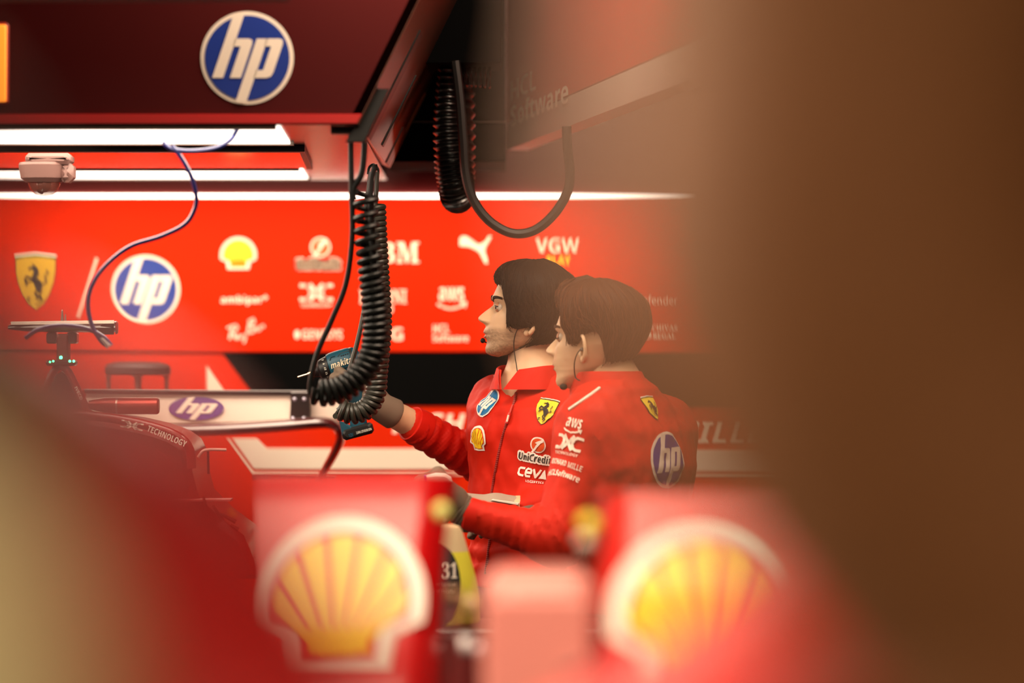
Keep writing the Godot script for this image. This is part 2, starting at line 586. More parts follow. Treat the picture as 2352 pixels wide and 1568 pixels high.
func flat_print(called: String, layers: Array, at: Vector3, ax: Vector3, ay: Vector3, parent: Node, rough := 0.55, lift := 0.0012) -> MeshInstance3D:
	var n := ax.cross(ay).normalized()
	var off := place_of(parent)
	var o := MeshInstance3D.new()
	o.name = called
	o.mesh = print_mesh(layers, func(q: Vector2, l: int): return [at - off + ax * q.x + ay * q.y + n * lift * (l + 1.0), n], rough)
	parent.add_child(o, true)
	return o

func finer(t: PackedVector2Array, most: float) -> PackedVector2Array:
	var out := PackedVector2Array()
	var todo := [t]
	for pass_ in 8:
		var nxt := PackedVector2Array()
		var src: PackedVector2Array = todo[0]
		for k in range(0, src.size(), 3):
			var a := src[k]
			var b := src[k + 1]
			var c := src[k + 2]
			var ab := a.distance_to(b)
			var bc := b.distance_to(c)
			var ca := c.distance_to(a)
			var mx := maxf(ab, maxf(bc, ca))
			if mx <= most or pass_ == 7:
				out.append_array(PackedVector2Array([a, b, c]))
			elif mx == ab:
				var m := (a + b) / 2.0
				nxt.append_array(PackedVector2Array([a, m, c, m, b, c]))
			elif mx == bc:
				var m := (b + c) / 2.0
				nxt.append_array(PackedVector2Array([a, b, m, a, m, c]))
			else:
				var m := (c + a) / 2.0
				nxt.append_array(PackedVector2Array([a, b, m, m, b, c]))
		todo = [nxt]
		if nxt.is_empty():
			break
	return out

# a print laid on a curved skin: frame (at, ax, ay) near the skin, carried onto it along -n; the skin is sampled on a small grid
func wrap_print(called: String, layers: Array, at: Vector3, ax: Vector3, ay: Vector3, skin: Callable, parent: Node, ext := Vector2(1.1, 1.1), rough := 0.6) -> MeshInstance3D:
	var n := ax.cross(ay).normalized()
	var G := 24
	var hs := []
	for b in G + 1:
		var row := PackedFloat32Array()
		for a in G + 1:
			var q := Vector2((a / float(G) * 2.0 - 1.0) * ext.x, (b / float(G) * 2.0 - 1.0) * ext.y)
			var p: Vector3 = at + ax * q.x + ay * q.y + n * 0.1
			var t := 0.0
			for s in 40:
				var d: float = skin.call(p - n * t)
				t += maxf(d * 0.8, -0.01)
				if absf(d) < 0.0004 or t > 0.24:
					break
			row.append(0.1 - t)
		hs.append(row)
	var height := func(q: Vector2) -> float:
		var fx := clampf((q.x / ext.x + 1.0) / 2.0 * G, 0.0, G - 0.001)
		var fy := clampf((q.y / ext.y + 1.0) / 2.0 * G, 0.0, G - 0.001)
		var a := int(fx)
		var b := int(fy)
		fx -= a
		fy -= b
		return lerpf(lerpf(hs[b][a], hs[b][a + 1], fx), lerpf(hs[b + 1][a], hs[b + 1][a + 1], fx), fy)
	var off := place_of(parent)
	var most := 0.11 * minf(ext.x, ext.y)
	var fine := []
	for e in layers:
		fine.append([e[0], finer(e[1], most)])
	var o := MeshInstance3D.new()
	o.name = called
	o.mesh = print_mesh(fine, func(q: Vector2, l: int):
		var h: float = height.call(q)
		var e := 0.06
		var hx: float = (height.call(q + Vector2(e, 0)) - height.call(q - Vector2(e, 0))) / (2.0 * e)
		var hy: float = (height.call(q + Vector2(0, e)) - height.call(q - Vector2(0, e))) / (2.0 * e)
		var nn := (ax + n * hx).cross(ay + n * hy).normalized()
		return [at - off + ax * q.x + ay * q.y + n * h + nn * (0.0024 + 0.0008 * l), nn], rough)
	parent.add_child(o, true)
	return o
const WALL_D := 11.6
const RED := Color(0.8, 0.15, 0.02)

func struct(called: String, g: Geo, m: Material, label := "") -> MeshInstance3D:
	var o := put(called, g, m)
	o.set_meta("kind", "structure")
	if label: o.set_meta("label", label)
	return o

func wall_slab(pts: Array, thick: float, m: Material, called: String, parent: Node, lift := 0.0) -> MeshInstance3D:
	var q := []
	for p in pts:
		var w := P(p.x, p.y, WALL_D)
		q.append(Vector2(w.x, w.y))
	var g := Geo.new()
	g.slab(q, Vector3(0, 0, -WALL_D + lift), Basis(), thick, minf(0.002, thick * 0.3))
	return put(called, g, m, parent)

# a print on the back wall: centre and half height in picture pixels
func wall_print(layers: Array, px: float, py: float, half: float, parent: Node, face := 0.012, called := "emblem") -> MeshInstance3D:
	var s := half * WALL_D / K
	var at := P(px, py, WALL_D)
	at.z = -WALL_D + face
	return flat_print(called, layers, at, Vector3(s, 0, 0), Vector3(0, s, 0), parent, 0.6, 0.0008)

func build_setting() -> void:
	var g := Geo.new()
	g.box(Vector3(0, -0.1, -4.5), Vector3(12, 0.2, 16))
	struct("floor", g, triplanar(mat_tex(Color(0.22, 0.21, 0.2), 0.35, 0.03), 0.8), "polished grey garage floor")
	g = Geo.new()
	g.box(Vector3(0, 3.5, -4.5), Vector3(12, 0.2, 16))
	struct("ceiling", g, mat(Color(0.08, 0.075, 0.07), 0.8), "dark garage ceiling")
	for s in [-1, 1]:
		g = Geo.new()
		g.box(Vector3(s * 5.1, 1.7, -4.5), Vector3(0.2, 3.6, 16))
		struct("wall_left" if s < 0 else "wall_right", g, mat(Color(0.35, 0.05, 0.04), 0.7), "plain dark red garage side wall")
	g = Geo.new()
	g.box(Vector3(0, 1.7, 3.1), Vector3(12, 3.6, 0.2))
	struct("wall_front", g, mat(Color(0.2, 0.19, 0.18), 0.8), "grey garage wall behind the camera")
	g = Geo.new()
	g.box(Vector3(-2.72, 2.84, -7.25), Vector3(4.6, 1.14, 0.22), Basis(), 0.01)
	struct("added_shade_beam_2", g, mat(Color(0.3, 0.29, 0.28), 0.7), "grey unseen beam added before the gantry to shade its front")  # unseen beam added to keep lamp light off the gantry front
	# ---- back wall with its printed boards ----
	g = Geo.new()
	g.box(Vector3(0, 1.7, -WALL_D - 0.1), Vector3(12, 3.6, 0.2))
	var red := mat(RED, 0.6, 0.0, 0.15)
	var wall := struct("wall_back", g, red, "red garage back wall with sponsor emblems")
	var white := mat(Color(0.88, 0.82, 0.76), 0.5)
	var board := wall_slab([Vector2(-900, 430), Vector2(3200, 430), Vector2(3200, 808), Vector2(-900, 808)], 0.012, red, "sponsor_board", wall)
	board.set_meta("label", "bright red board with rows of sponsor emblems")
	wall_slab([Vector2(510, 810), Vector2(3200, 810), Vector2(3200, 931), Vector2(600, 931)], 0.006, mat(Color(0.03, 0.03, 0.032), 0.8, 0.0, 0.12), "black_band", wall)
	wall_slab([Vector2(474, 840), Vector2(516, 901), Vector2(474, 901)], 0.005, white, "white_wedge", wall)
	wall_slab([Vector2(532, 1008), Vector2(589, 1008), Vector2(611, 1030), Vector2(3200, 1030), Vector2(3200, 1079), Vector2(582, 1079)], 0.005, white, "white_band", wall)
	wall_slab([Vector2(519, 1008), Vector2(524, 1008), Vector2(582, 1086), Vector2(3200, 1086), Vector2(3200, 1091), Vector2(578, 1091)], 0.004, white, "white_line", wall)
	wall_slab([Vector2(220, 592), Vector2(226, 594), Vector2(181, 732), Vector2(175, 732)], 0.004, white, "white_stroke", wall, 0.012)
	# lettering of the lower band
	wall_print([[CREAM, moved(words("RICH", 1.0, true, false, 3.4), Vector2.ZERO, Vector2.ONE, 0.25)]], 985, 972, 46, wall, 0.001, "lettering")
	wall_print([[CREAM, moved(words("MILLE", 1.0, true, false, 4.4), Vector2.ZERO, Vector2.ONE, 0.3)]], 1655, 990, 48, wall, 0.001, "lettering")
	# sponsor emblems in rows
	wall_print(badge_shield(Color(0.8, 0.62, 0.03)), 80, 650, 62, wall)
	wall_print(badge_hp(Color(0.01, 0.18, 0.56)), 335, 665, 79, wall)
	wall_print(badge_scallop(Color(0.9, 0.5, 0.05)), 548, 586, 42, wall)
	wall_print(badge_bank(CREAM, Color(0.78, 0.66, 0.58)), 732, 587, 46, wall)
	wall_print([[CREAM, words("IBM", 1.0, true, true, 2.4)]], 906, 580, 48, wall)
	wall_print(badge_cat(), 1096, 573, 40, wall)
	wall_print([[CREAM, moved(words("VGW", 0.62, true, false, 1.9), Vector2(0, 0.35))], [YELLOW, moved(words("PLAY", 0.4, true, false, 1.05), Vector2(0.05, -0.3))]], 1283, 582, 53, wall)
	wall_print([[CREAM, words("ambipar", 0.5, true, false, 2.0)], [CREAM, moved(words("+", 0.26, true), Vector2(1.13, 0.14))]], 556, 690, 48, wall)
	wall_print(badge_dxc(), 727, 683, 38, wall)
	wall_print([[CREAM, moved(words("PERONI", 0.9, true, true, 3.0), Vector2(0, 0.3))], [CREAM, moved(words("0.0", 0.5, true), Vector2(0.2, -0.5))]], 880, 692, 36, wall)
	wall_print(badge_aws(), 1037, 688, 34, wall)
	wall_print([[CREAM, words("Bitdefender", 0.5, false, false, 2.9)]], 1501, 688, 42, wall)
	wall_print(script_rb(), 562, 767, 42, wall)
	wall_print([[CREAM, moved(words("GENESYS", 0.6, true, false, 2.5), Vector2(0.25, 0))], [CREAM, disc(0.28, 20, Vector2(-1.3, 0.0), 0.6)]], 731, 768, 37, wall)
	wall_print([[CREAM, words("BCG", 0.8, true, false, 2.2)]], 884, 767, 38, wall)
	wall_print([[CREAM, moved(words("HCL", 0.5, true, false, 0.95), Vector2(-0.55, 0.3))], [CREAM, moved(words("Software", 0.45, true, false, 2.1), Vector2(0, -0.26))]], 1035, 766, 39, wall)
	wall_print([[CREAM, moved(words("CHIVAS", 0.42, true, true, 1.9), Vector2(0.45, 0.3))], [CREAM, moved(words("REGAL", 0.42, true, true, 1.7), Vector2(0.4, -0.3))], [CREAM, moved(words("S", 1.0, true, true), Vector2(-0.9, 0))]], 1518, 761, 31, wall)
	# ---- soffit in front of the wall's head, with the line of light under its lip ----
	g = Geo.new()
	var lip := P(0, 443, 11.25)
	g.box(Vector3(0, (lip.y + 3.4) / 2.0, -11.42), Vector3(11.8, 3.4 - lip.y, 0.34), Basis(), 0.004)
	var sof := struct("trim_1", g, mat(Color(0.36, 0.015, 0.012), 0.45), "dark red soffit box above the sponsor wall")
	g = Geo.new()
	g.box(Vector3(-1.6, P(0, 450, 11.24).y, -11.24), Vector3(6.0 + 0.0, 0.0125, 0.02))
	g.v = g.v
	var strip := put("light_strip", g, glow(Color(1.0, 0.93, 0.84), 5.0))
	meta(strip, "long thin white light strip along the top of the sponsor wall", "lamp")
	var l := AreaLight3D.new()
	l.name = "strip_light"
	l.area_size = Vector2(6.0, 0.03)
	l.light_color = Color(1.0, 0.9, 0.75)
	l.light_energy = 4.6
	l.shadow_enabled = true
	strip.add_child(l)
	l.position = Vector3(-1.6, P(0, 458, 11.24).y, -11.235)
	l.basis = Basis.looking_at(Vector3(0, -0.75, -0.65).normalized(), Vector3.UP)

func mat_tex(c: Color, rough: float, amp: float) -> StandardMaterial3D:
	var m := mat(c, rough).duplicate() as StandardMaterial3D
	m.albedo_color = Color.WHITE
	m.albedo_texture = noise_tex(0.02, 5, 5, c.darkened(amp * 4.0), c.lightened(amp * 4.0))
	return m

func build_gantry() -> void:
	var H := 0.464 + EYE
	var d1 := 8.2
	var d2 := 11.05
	var top := 2.62
	var t := thing("overhead_gantry", "dark red overhead gantry with a round blue emblem on its front", "gantry", Vector3(-2.0, H, -d1))
	# front fascia
	var edge := P(822, 284, d1)
	var up := P(962, 0, d1)
	var k := (up.x - edge.x) / (up.y - edge.y)
	var xt := edge.x + k * (top - edge.y)
	var g := Geo.new()
	g.slab([Vector2(-4.6, H + 0.0), Vector2(edge.x, H), Vector2(xt, top), Vector2(-4.6, top)], Vector3(0, 0, -d1 - 0.03), Basis(), 0.03, 0.002)
	var fascia_m := mat(Color(0.28, 0.014, 0.018), 0.6, 0.0, 0.3)
	put("fascia", g, fascia_m, t)
	g = Geo.new()
	g.slab([Vector2(-4.6, H + 0.001), Vector2(edge.x - 0.002, H + 0.001), Vector2(edge.x + 0.009, H + 0.021), Vector2(-4.6, H + 0.021)], Vector3(0, 0, -d1), Basis(), 0.006, 0.001)
	put("edge_trim", g, mat(Color(0.75, 0.03, 0.02), 0.4), t)
	var s := 107.0 * d1 / K
	var hp := flat_print("emblem", badge_hp(Color(0.01, 0.18, 0.56)), P(568, 133, d1) + Vector3(0, 0, 0.0005), Vector3(s, 0, 0), Vector3(0, s, 0), t)
	hp.set_meta("label", "round blue emblem with white letters")
	# glossy underside
	g = Geo.new()
	g.slab([Vector2(-4.6, d1 + 0.001), Vector2(edge.x, d1 + 0.001), Vector2(edge.x - 0.03, d2), Vector2(-4.6, d2)], Vector3(0, H, 0), Basis(Vector3.RIGHT, Vector3(0, 0, -1), Vector3.UP), 0.03, 0.001)
	var under := mat(Color(0.26, 0.19, 0.16), 0.25, 0.7)
	put("underside", g, under, t)
	# mirror-like board hung under it, framed in black
	var board_h := H - 0.012
	var dz := func(py: float, h: float) -> float: return (h - EYE) * K / (784.0 - py)
	var b0: float = dz.call(347.0, board_h)
	var b1: float = dz.call(386.0, board_h)
	var flatb := Basis(Vector3.RIGHT, Vector3(0, 0, -1), Vector3.UP)
	g = Geo.new()
	g.slab([Vector2(-3.0, b0), Vector2(-0.505, b0), Vector2(-0.535, b1), Vector2(-3.0, b1)], Vector3(0, board_h, 0), flatb, 0.011, 0.001)
	put("mirror_board", g, mat(Color(0.9, 0.82, 0.78), 0.06, 1.0), t)
	g = Geo.new()
	g.slab([Vector2(-3.0, b0 - 0.05), Vector2(-0.49, b0 - 0.05), Vector2(-0.52, b1), Vector2(-0.535, b1), Vector2(-0.505, b0), Vector2(-3.0, b0)], Vector3(0, board_h - 0.004, 0), flatb, 0.015, 0.001)
	put("black_frame", g, mat(Color(0.01, 0.01, 0.01), 0.4), t)
	# slanted side, its ribs and panels
	var a0 := Vector3(edge.x, H, -d1)
	var a1 := Vector3(edge.x - 0.03, H, -10.25)
	var sd := Vector3(k, 1, 0).normalized()
	var sn := Vector3(1, -k, 0).normalized()
	g = Geo.new()
	g.slab([Vector2(0, 0), Vector2(2.05, 0), Vector2(2.05, 0.6), Vector2(0, 0.6)], a0 - sn * 0.02, Basis(Vector3(0, 0, -1), sd, -sn), -0.02, 0.0)
	put("side_panel", g, mat(Color(0.3, 0.17, 0.12), 0.3, 0.6), t)
	for e in [[0.5, 0.05, 0.9, 0.0], [1.2, 0.03, 0.7, 0.02], [1.75, 0.08, 0.34, 0.0]]:
		g = Geo.new()
		g.slab([Vector2(e[0], e[3]), Vector2(e[0] + e[1] * 3.0, e[3]), Vector2(e[0] + e[1] * 3.0, e[2] * 0.3), Vector2(e[0], e[2] * 0.3)], a0 + sn * 0.004, Basis(Vector3(0, 0, -1), sd, -sn), 0.01, 0.001)
		put("rib", g, mat(Color(0.02, 0.02, 0.02), 0.4), t)
	g = Geo.new()
	g.slab([Vector2(1.93, 0.0), Vector2(2.05, 0.0), Vector2(2.05, 0.22), Vector2(1.99, 0.22)], a0 + sn * 0.003, Basis(Vector3(0, 0, -1), sd, -sn), 0.01, 0.001)
	put("edge_strip", g, mat(Color(0.6, 0.38, 0.2), 0.35, 0.5), t)
	# black corner block and short black arm at the fascia's lower corner
	g = Geo.new()
	g.box(P(800, 300, 8.35), Vector3(0.075, 0.016, 0.05), Basis(), 0.002)
	g.slab([Vector2(-0.03, -0.045), Vector2(0.012, -0.045), Vector2(0.065, 0.07), Vector2(0.04, 0.07)], P(826, 280, 8.3), Basis(), 0.03, 0.002)
	put("corner_bracket", g, mat(Color(0.012, 0.012, 0.014), 0.4), t)
	# ---- lamps let into the underside ----
	var lh := H - 0.006
	for e in [[295.0, 331.0, -0.507, "broad bright white lamp panel under the dark red gantry"], [390.5, 411.0, -0.568, "narrow bright white lamp panel beside the sponsor wall under the gantry"]]:
		var z0: float = dz.call(e[0], lh)
		var z1: float = dz.call(e[1], lh)
		var o := thing("gantry_lamp", e[3], "lamp", Vector3(-1.8, lh, -(z0 + z1) / 2.0), "lamps under the gantry")
		g = Geo.new()
		g.slab([Vector2(-3.2, z0), Vector2(e[2] + 0.008, z0), Vector2(e[2] - 0.008, z1), Vector2(-3.2, z1)], Vector3(0, lh, 0), flatb, 0.005)
		put("diffuser", g, glow(Color(1.0, 0.95, 0.88), 3.0), o)
		g = Geo.new()
		for q in [[z0 - 0.012, z0], [z1, z1 + 0.012]]:
			g.slab([Vector2(-3.2, q[0]), Vector2(e[2], q[0]), Vector2(e[2], q[1]), Vector2(-3.2, q[1])], Vector3(0, lh - 0.003, 0), flatb, 0.009)
		put("rim", g, mat(Color(0.55, 0.47, 0.42), 0.4, 0.4), o)
		var l := AreaLight3D.new()
		l.name = "light"
		l.area_size = Vector2(2.6, z1 - z0)
		l.light_color = Color(1.0, 0.9, 0.78)
		l.light_energy = 5.0
		l.shadow_enabled = true
		o.add_child(l)
		l.position = Vector3(-0.06, -0.012, 0)
		l.basis = Basis.looking_at(Vector3.DOWN, Vector3(0, 0, -1))
	# ---- orange lit screen at the fascia's far end ----
	var sc := thing("lit_panel", "small glowing orange panel on the front of the gantry", "screen", P(-40, 145, d1))
	g = Geo.new()
	g.box(P(-45, 145, d1 - 0.012), Vector3(0.122, 0.174, 0.02), Basis(), 0.006)
	put("housing", g, mat(Color(0.6, 0.1, 0.02), 0.5), sc)
	g = Geo.new()
	g.box(P(-45, 145, d1 - 0.024), Vector3(0.112, 0.164, 0.008), Basis(), 0.003)
	put("glowing_face", g, glow(Color(1.0, 0.56, 0.16), 1.3), sc)
	# ---- pale dome camera hung under the gantry ----
	var dc := thing("dome_camera", "pale housing with a clear dome hung under the gantry", "camera", P(102, 375, 8.9))
	var D := 8.9
	var px := D / K
	g = Geo.new()
	g.box(P(115, 366, D), Vector3(104 * px, 26 * px, 0.09), Basis(), 0.008)
	g.lathe(P(100, 395, D), [[0.001, 22 * px], [54 * px, 22 * px], [57 * px, 16 * px], [52 * px, -14 * px], [40 * px, -24 * px], [0.001, -24 * px]], 32)
	g.box(P(155, 396, D), Vector3(34 * px, 48 * px, 0.07), Basis(), 0.012)
	put("housing", g, mat(Color(0.42, 0.3, 0.28), 0.5), dc)
	g = Geo.new()
	g.lathe(P(102, 418, D), [[37 * px, 2 * px], [36 * px, -6 * px], [31 * px, -18 * px], [20 * px, -28 * px], [0.001, -32 * px]], 32)
	var gl := mat(Color(0.5, 0.3, 0.26, 0.35), 0.05).duplicate() as StandardMaterial3D
	gl.transparency = BaseMaterial3D.TRANSPARENCY_ALPHA
	put("dome", g, gl, dc)
	g = Geo.new()
	g.ball(P(102, 424, D), Vector3.ONE * 17 * px)
	g.tube([P(102, 424, D), P(92, 440, D - 0.01)], 8 * px, 12)
	put("lens", g, mat(Color(0.2, 0.06, 0.05), 0.15), dc)
	# ---- black box gantry beyond ----
	var bb := thing("black_gantry", "matt black overhead box beyond the dark red gantry", "gantry", P(1030, 300, 10.6))
	g = Geo.new()
	var p0 := P(880, 371, 10.3)
	var p1 := P(1162, 281, 10.3)
	g.box(Vector3((p0.x + p1.x) / 2.0, (p0.y + p1.y) / 2.0, -10.6), Vector3(p1.x - p0.x, p1.y - p0.y, 0.6), Basis(), 0.003)
	put("lower_box", g, mat(Color(0.03, 0.028, 0.026), 0.85, 0.0, 0.1), bb)
	g = Geo.new()
	var p2 := P(905, 279, 10.28)
	var p3 := P(1160, 279, 10.28)
	g.box(Vector3((p2.x + p3.x) / 2.0, (p2.y + 3.3) / 2.0, -10.58), Vector3(p3.x - p2.x, 3.3 - p2.y, 0.6), Basis(), 0.003)
	put("upper_box", g, mat(Color(0.03, 0.028, 0.026), 0.85, 0.0, 0.1), bb)
	g = Geo.new()
	g.box((P(880, 280, 10.27) + P(1162, 280, 10.27)) / 2.0, Vector3(282 * 10.27 / K, 0.002, 0.004))
	put("seam", g, mat(Color(0.35, 0.2, 0.1), 0.4), bb)
	g = Geo.new()
	var q0 := P(904, 145, 9.6)
	g.slab([Vector2(q0.x, q0.y), Vector2(P(1150, 145, 9.6).x, q0.y), Vector2(P(1165, 0, 9.6).x, 3.3), Vector2(P(964, 0, 9.6).x + 0.1, 3.3), Vector2(P(952, 0, 9.6).x, P(952, 40, 9.6).y)], Vector3(0, 0, -9.9), Basis(), 0.3, 0.003)
	put("front_block", g, mat(Color(0.02, 0.02, 0.02), 0.85, 0.0, 0.1), bb)
	# ---- lettered fascia that runs from the back of the garage towards the camera ----
	var fa := thing("lettered_fascia", "dark red overhead board with white lettering and a pale lower band", "fascia", P(1165, 340, 10.8))
	var f0 := P(1165, 345, 10.8)
	var f1 := P(1370, 265, 9.13)
	f1.y = f0.y
	var fx := (f1 - f0).normalized()
	var fb := Basis(fx, Vector3.UP, fx.cross(Vector3.UP))
	g = Geo.new()
	g.slab([Vector2(0, 0.078), Vector2(4.4, 0.078), Vector2(4.4, 0.52), Vector2(0, 0.52)], f0, fb, -0.06)
	put("board", g, mat(Color(0.75, 0.1, 0.08), 0.5), fa)
	g = Geo.new()
	g.slab([Vector2(0, 0), Vector2(4.4, 0), Vector2(4.4, 0.074), Vector2(0, 0.074)], f0, fb, -0.06)
	put("pale_band", g, mat(Color(0.8, 0.72, 0.68), 0.5), fa)
	var h := 0.052
	flat_print("lettering", [[CREAM, moved(words("HCL", 1.0, false, false, 3.4), Vector2(2.05, 3.2))], [CREAM, moved(words("Software", 1.15, true, false, 7.4), Vector2(4.1, 1.85))]], f0 + fb.z * 0.001 + Vector3(0, -0.008, 0) + fx * 0.06, fx * h * 2.9, Vector3.UP * h, fa)

# a coiled cord: a thin tube wound round a path
func coil(path: Array, r_coil, r_wire: float, pitch: float, loose := 1.0, sides := 7, per := 12) -> Geo:
	var pts := spline(path, 24)
	var g := Geo.new()
	var out := []
	var s := 0.0
	var t0: Vector3 = (pts[1] - pts[0]).normalized()
	var u := t0.cross(Vector3(0.3, 0.1, 1)).normalized()
	var total := 0.0
	for k in pts.size() - 1:
		total += pts[k].distance_to(pts[k + 1])
	var step := pitch / per
	var a := 0.0
	var seg := 0
	var acc := 0.0
	while s < total:
		while seg < pts.size() - 2 and acc + pts[seg].distance_to(pts[seg + 1]) < s:
			acc += pts[seg].distance_to(pts[seg + 1])
			seg += 1
		var f: float = (s - acc) / pts[seg].distance_to(pts[seg + 1])
		var c: Vector3 = pts[seg].lerp(pts[seg + 1], f)
		var t: Vector3 = (pts[seg + 1] - pts[seg]).normalized()
		u = (u - t * u.dot(t)).normalized()
		a += TAU * step / (pitch * lerpf(loose, 1.0, smoothstep(0.0, 0.45, s / total)))
		var rr: float = r_coil.call(s / total) if r_coil is Callable else r_coil
		out.append(c + (u * cos(a) + t.cross(u) * sin(a)) * rr)
		s += step
	g.tube(out, r_wire, sides)
	return g

func cable(called: String, path: Array, r: float, m: Material, parent: Node) -> MeshInstance3D:
	var g := Geo.new()
	g.tube(spline(path, 8), r, 8)
	return put(called, g, m, parent)

func build_hoses() -> void:
	var rubber := mat(Color(0.05, 0.06, 0.05), 0.45, 0.0, 0.4)
	var grey := mat(Color(0.16, 0.16, 0.135), 0.42)
	# nearer coiled air line, a little out of focus, with its straight feed cable
	var d := 8.45
	var px := d / K
	var t := thing("coiled_hose", "dark coiled hose hanging from the gantry in front of the drill", "hose", P(850, 400, d), "coiled air hoses")
	var gg := coil([P(842, 440, d), P(840, 480, d), P(843, 540, d), P(851, 610, d), P(860, 690, d), P(863, 760, d), P(856, 815, d), P(828, 862, d), P(785, 893, d), P(745, 902, d), P(722, 898, d)], func(f: float) -> float: return px * lerpf(24.0, 27.0, f), px * 7.0, px * 16.0, 2.0)
	put("coil", gg, rubber, t)
	cable("core_cable", [P(860, 384, d), P(852, 430, d), P(856, 560, d), P(864, 700, d), P(864, 780, d)], px * 7.0, mat(Color(0.02, 0.025, 0.022), 0.5), t)
	cable("feed_cable", [P(812, 262, d), P(806, 310, d), P(807, 420, d), P(809, 540, d), P(795, 650, d), P(762, 735, d), P(733, 800, d), P(716, 860, d), P(712, 900, d), P(722, 920, d)], px * 6.5, rubber, t)
	cable("loop_cable", [P(858, 235, d), P(838, 275, d), P(837, 340, d), P(830, 400, d), P(812, 432, d), P(812, 460, d)], px * 7.0, rubber, t)
	# farther coiled line in focus
	d = 9.15
	px = d / K
	t = thing("coiled_hose", "sharp grey ribbed hose curling under the gloved hand with the drill", "hose", P(870, 400, d), "coiled air hoses")
	gg = coil([P(862, 470, d), P(866, 560, d), P(872, 660, d), P(876, 740, d), P(872, 800, d), P(866, 860, d), P(862, 905, d), P(842, 938, d), P(808, 950, d), P(778, 938, d)], px * 19.0, px * 6.8, px * 12.5, 1.0, 8, 14)
	put("coil", gg, grey, t)
	cable("feed_cable", [P(866, 395, d), P(862, 470, d), P(850, 600, d), P(838, 700, d), P(822, 780, d), P(800, 862, d), P(786, 925, d), P(776, 942, d)], px * 5.5, grey, t)
	cable("hanging_cable", [P(852, 395, d), P(846, 440, d), P(842, 480, d), P(852, 560, d)], px * 6.0, mat(Color(0.03, 0.035, 0.03), 0.4), t)
	var g := Geo.new()
	g.tube([P(860, 378, d), P(862, 392, d)], px * 7, 10)
	g.tube(spline([P(845, 400, d), P(848, 385, d), P(858, 378, d), P(868, 388, d), P(868, 404, d)], 5), px * 3, 8)
	put("hook", g, mat(Color(0.12, 0.13, 0.12), 0.3, 0.8), t)
	# thick ribbed duct loop
	d = 9.75
	px = d / K
	t = thing("ribbed_duct", "thick black ribbed duct hanging in a loop below the black gantry", "hose", P(1040, 150, d))
	gg = Geo.new()
	var pts := spline([P(1036, 120, d), P(1030, 200, d), P(1028, 290, d), P(1036, 380, d), P(1044, 432, d), P(1050, 452, d + 0.03), P(1052, 440, d + 0.11), P(1054, 380, d + 0.15), P(1054, 250, d + 0.16), P(1050, 130, d + 0.16)], 40)
	var rr := []
	for k in pts.size():
		rr.append(px * (35.0 + 4.0 * sin(k * 0.9)) * clampf(0.62 + k * 0.0032, 0.6, 1.0))
	gg.tube(pts, rr, 20)
	put("duct", gg, coat(mat(Color(0.02, 0.018, 0.016), 0.3).duplicate(), 0.6, 0.2), t)
	gg = coil([P(1062, 172, d), P(1090, 172, d), P(1128, 176, d)], px * 26.0, px * 3.0, px * 11.0)
	put("coil_end", gg, coat(mat(Color(0.03, 0.025, 0.022), 0.25).duplicate(), 0.6, 0.2), t)
	d = 9.6
	px = d / K
	t = thing("drooping_cable", "thick black cable drooping in a wide curve beside the ribbed duct", "cable", P(1060, 150, d))
	cable("cable", [P(1046, 140, d), P(1056, 220, d), P(1064, 320, d), P(1070, 400, d), P(1088, 460, d), P(1125, 508, d), P(1175, 535, d), P(1225, 530, d), P(1270, 495, d), P(1302, 445, d), P(1310, 400, d), P(1304, 340, d), P(1302, 290, d)], px * 11.0, mat(Color(0.05, 0.035, 0.03), 0.5), t)
	# blue cable from the lamp down to the car
	d = 8.3
	px = d / K
	t = thing("blue_cable", "thin blue cable hanging from the gantry lamp down to the race car", "cable", P(450, 400, d))
	var blue := coat(mat(Color(0.03, 0.12, 0.42), 0.35).duplicate(), 0.5, 0.2)
	cable("cable", [P(545, 296, d), P(528, 322, d), P(495, 340, d), P(440, 347, d), P(395, 342, d), P(374, 326, d)], px * 5.0, blue, t)
	cable("cable", [P(395, 335, d), P(415, 360, d), P(437, 400, d), P(450, 445, d), P(448, 478, d), P(425, 515, d), P(370, 543, d), P(300, 566, d), P(245, 608, d), P(212, 655, d), P(203, 700, d), P(212, 745, d), P(232, 780, d), P(246, 792, d)], px * 5.0, blue, t)
	cable("cable", [P(60, 775, d), P(90, 755, d), P(140, 746, d), P(195, 752, d), P(235, 770, d), P(257, 792, d)], px * 5.0, coat(mat(Color(0.22, 0.08, 0.4), 0.35).duplicate(), 0.5, 0.2), t)
	g = Geo.new()
	g.tube([P(234, 775, d), P(252, 794, d)], [px * 6.0, px * 8.0], 10)
	put("plug", g, mat(Color(0.85, 0.8, 0.8), 0.35), t)
	g = Geo.new()
	g.box(P(568, 293, 8.3), Vector3(0.125, 0.007, 0.03), Basis(), 0.002)
	put("cable_mount", g, mat(Color(0.03, 0.04, 0.04), 0.4), t)
func plate(pts: Array, d: float, thick: float, ch := 0.0) -> Geo:
	var q := []
	for p in pts:
		var w := P(p[0], p[1], d)
		q.append(Vector2(w.x, w.y))
	var g := Geo.new()
	g.slab(q, Vector3(0, 0, -d - thick), Basis(), thick, ch)
	return g

func path(pts: Array, d: float) -> Array:
	var out := []
	for p in pts:
		out.append(P(p[0], p[1], d - (p[2] if p.size() > 2 else 0.0)))
	return out

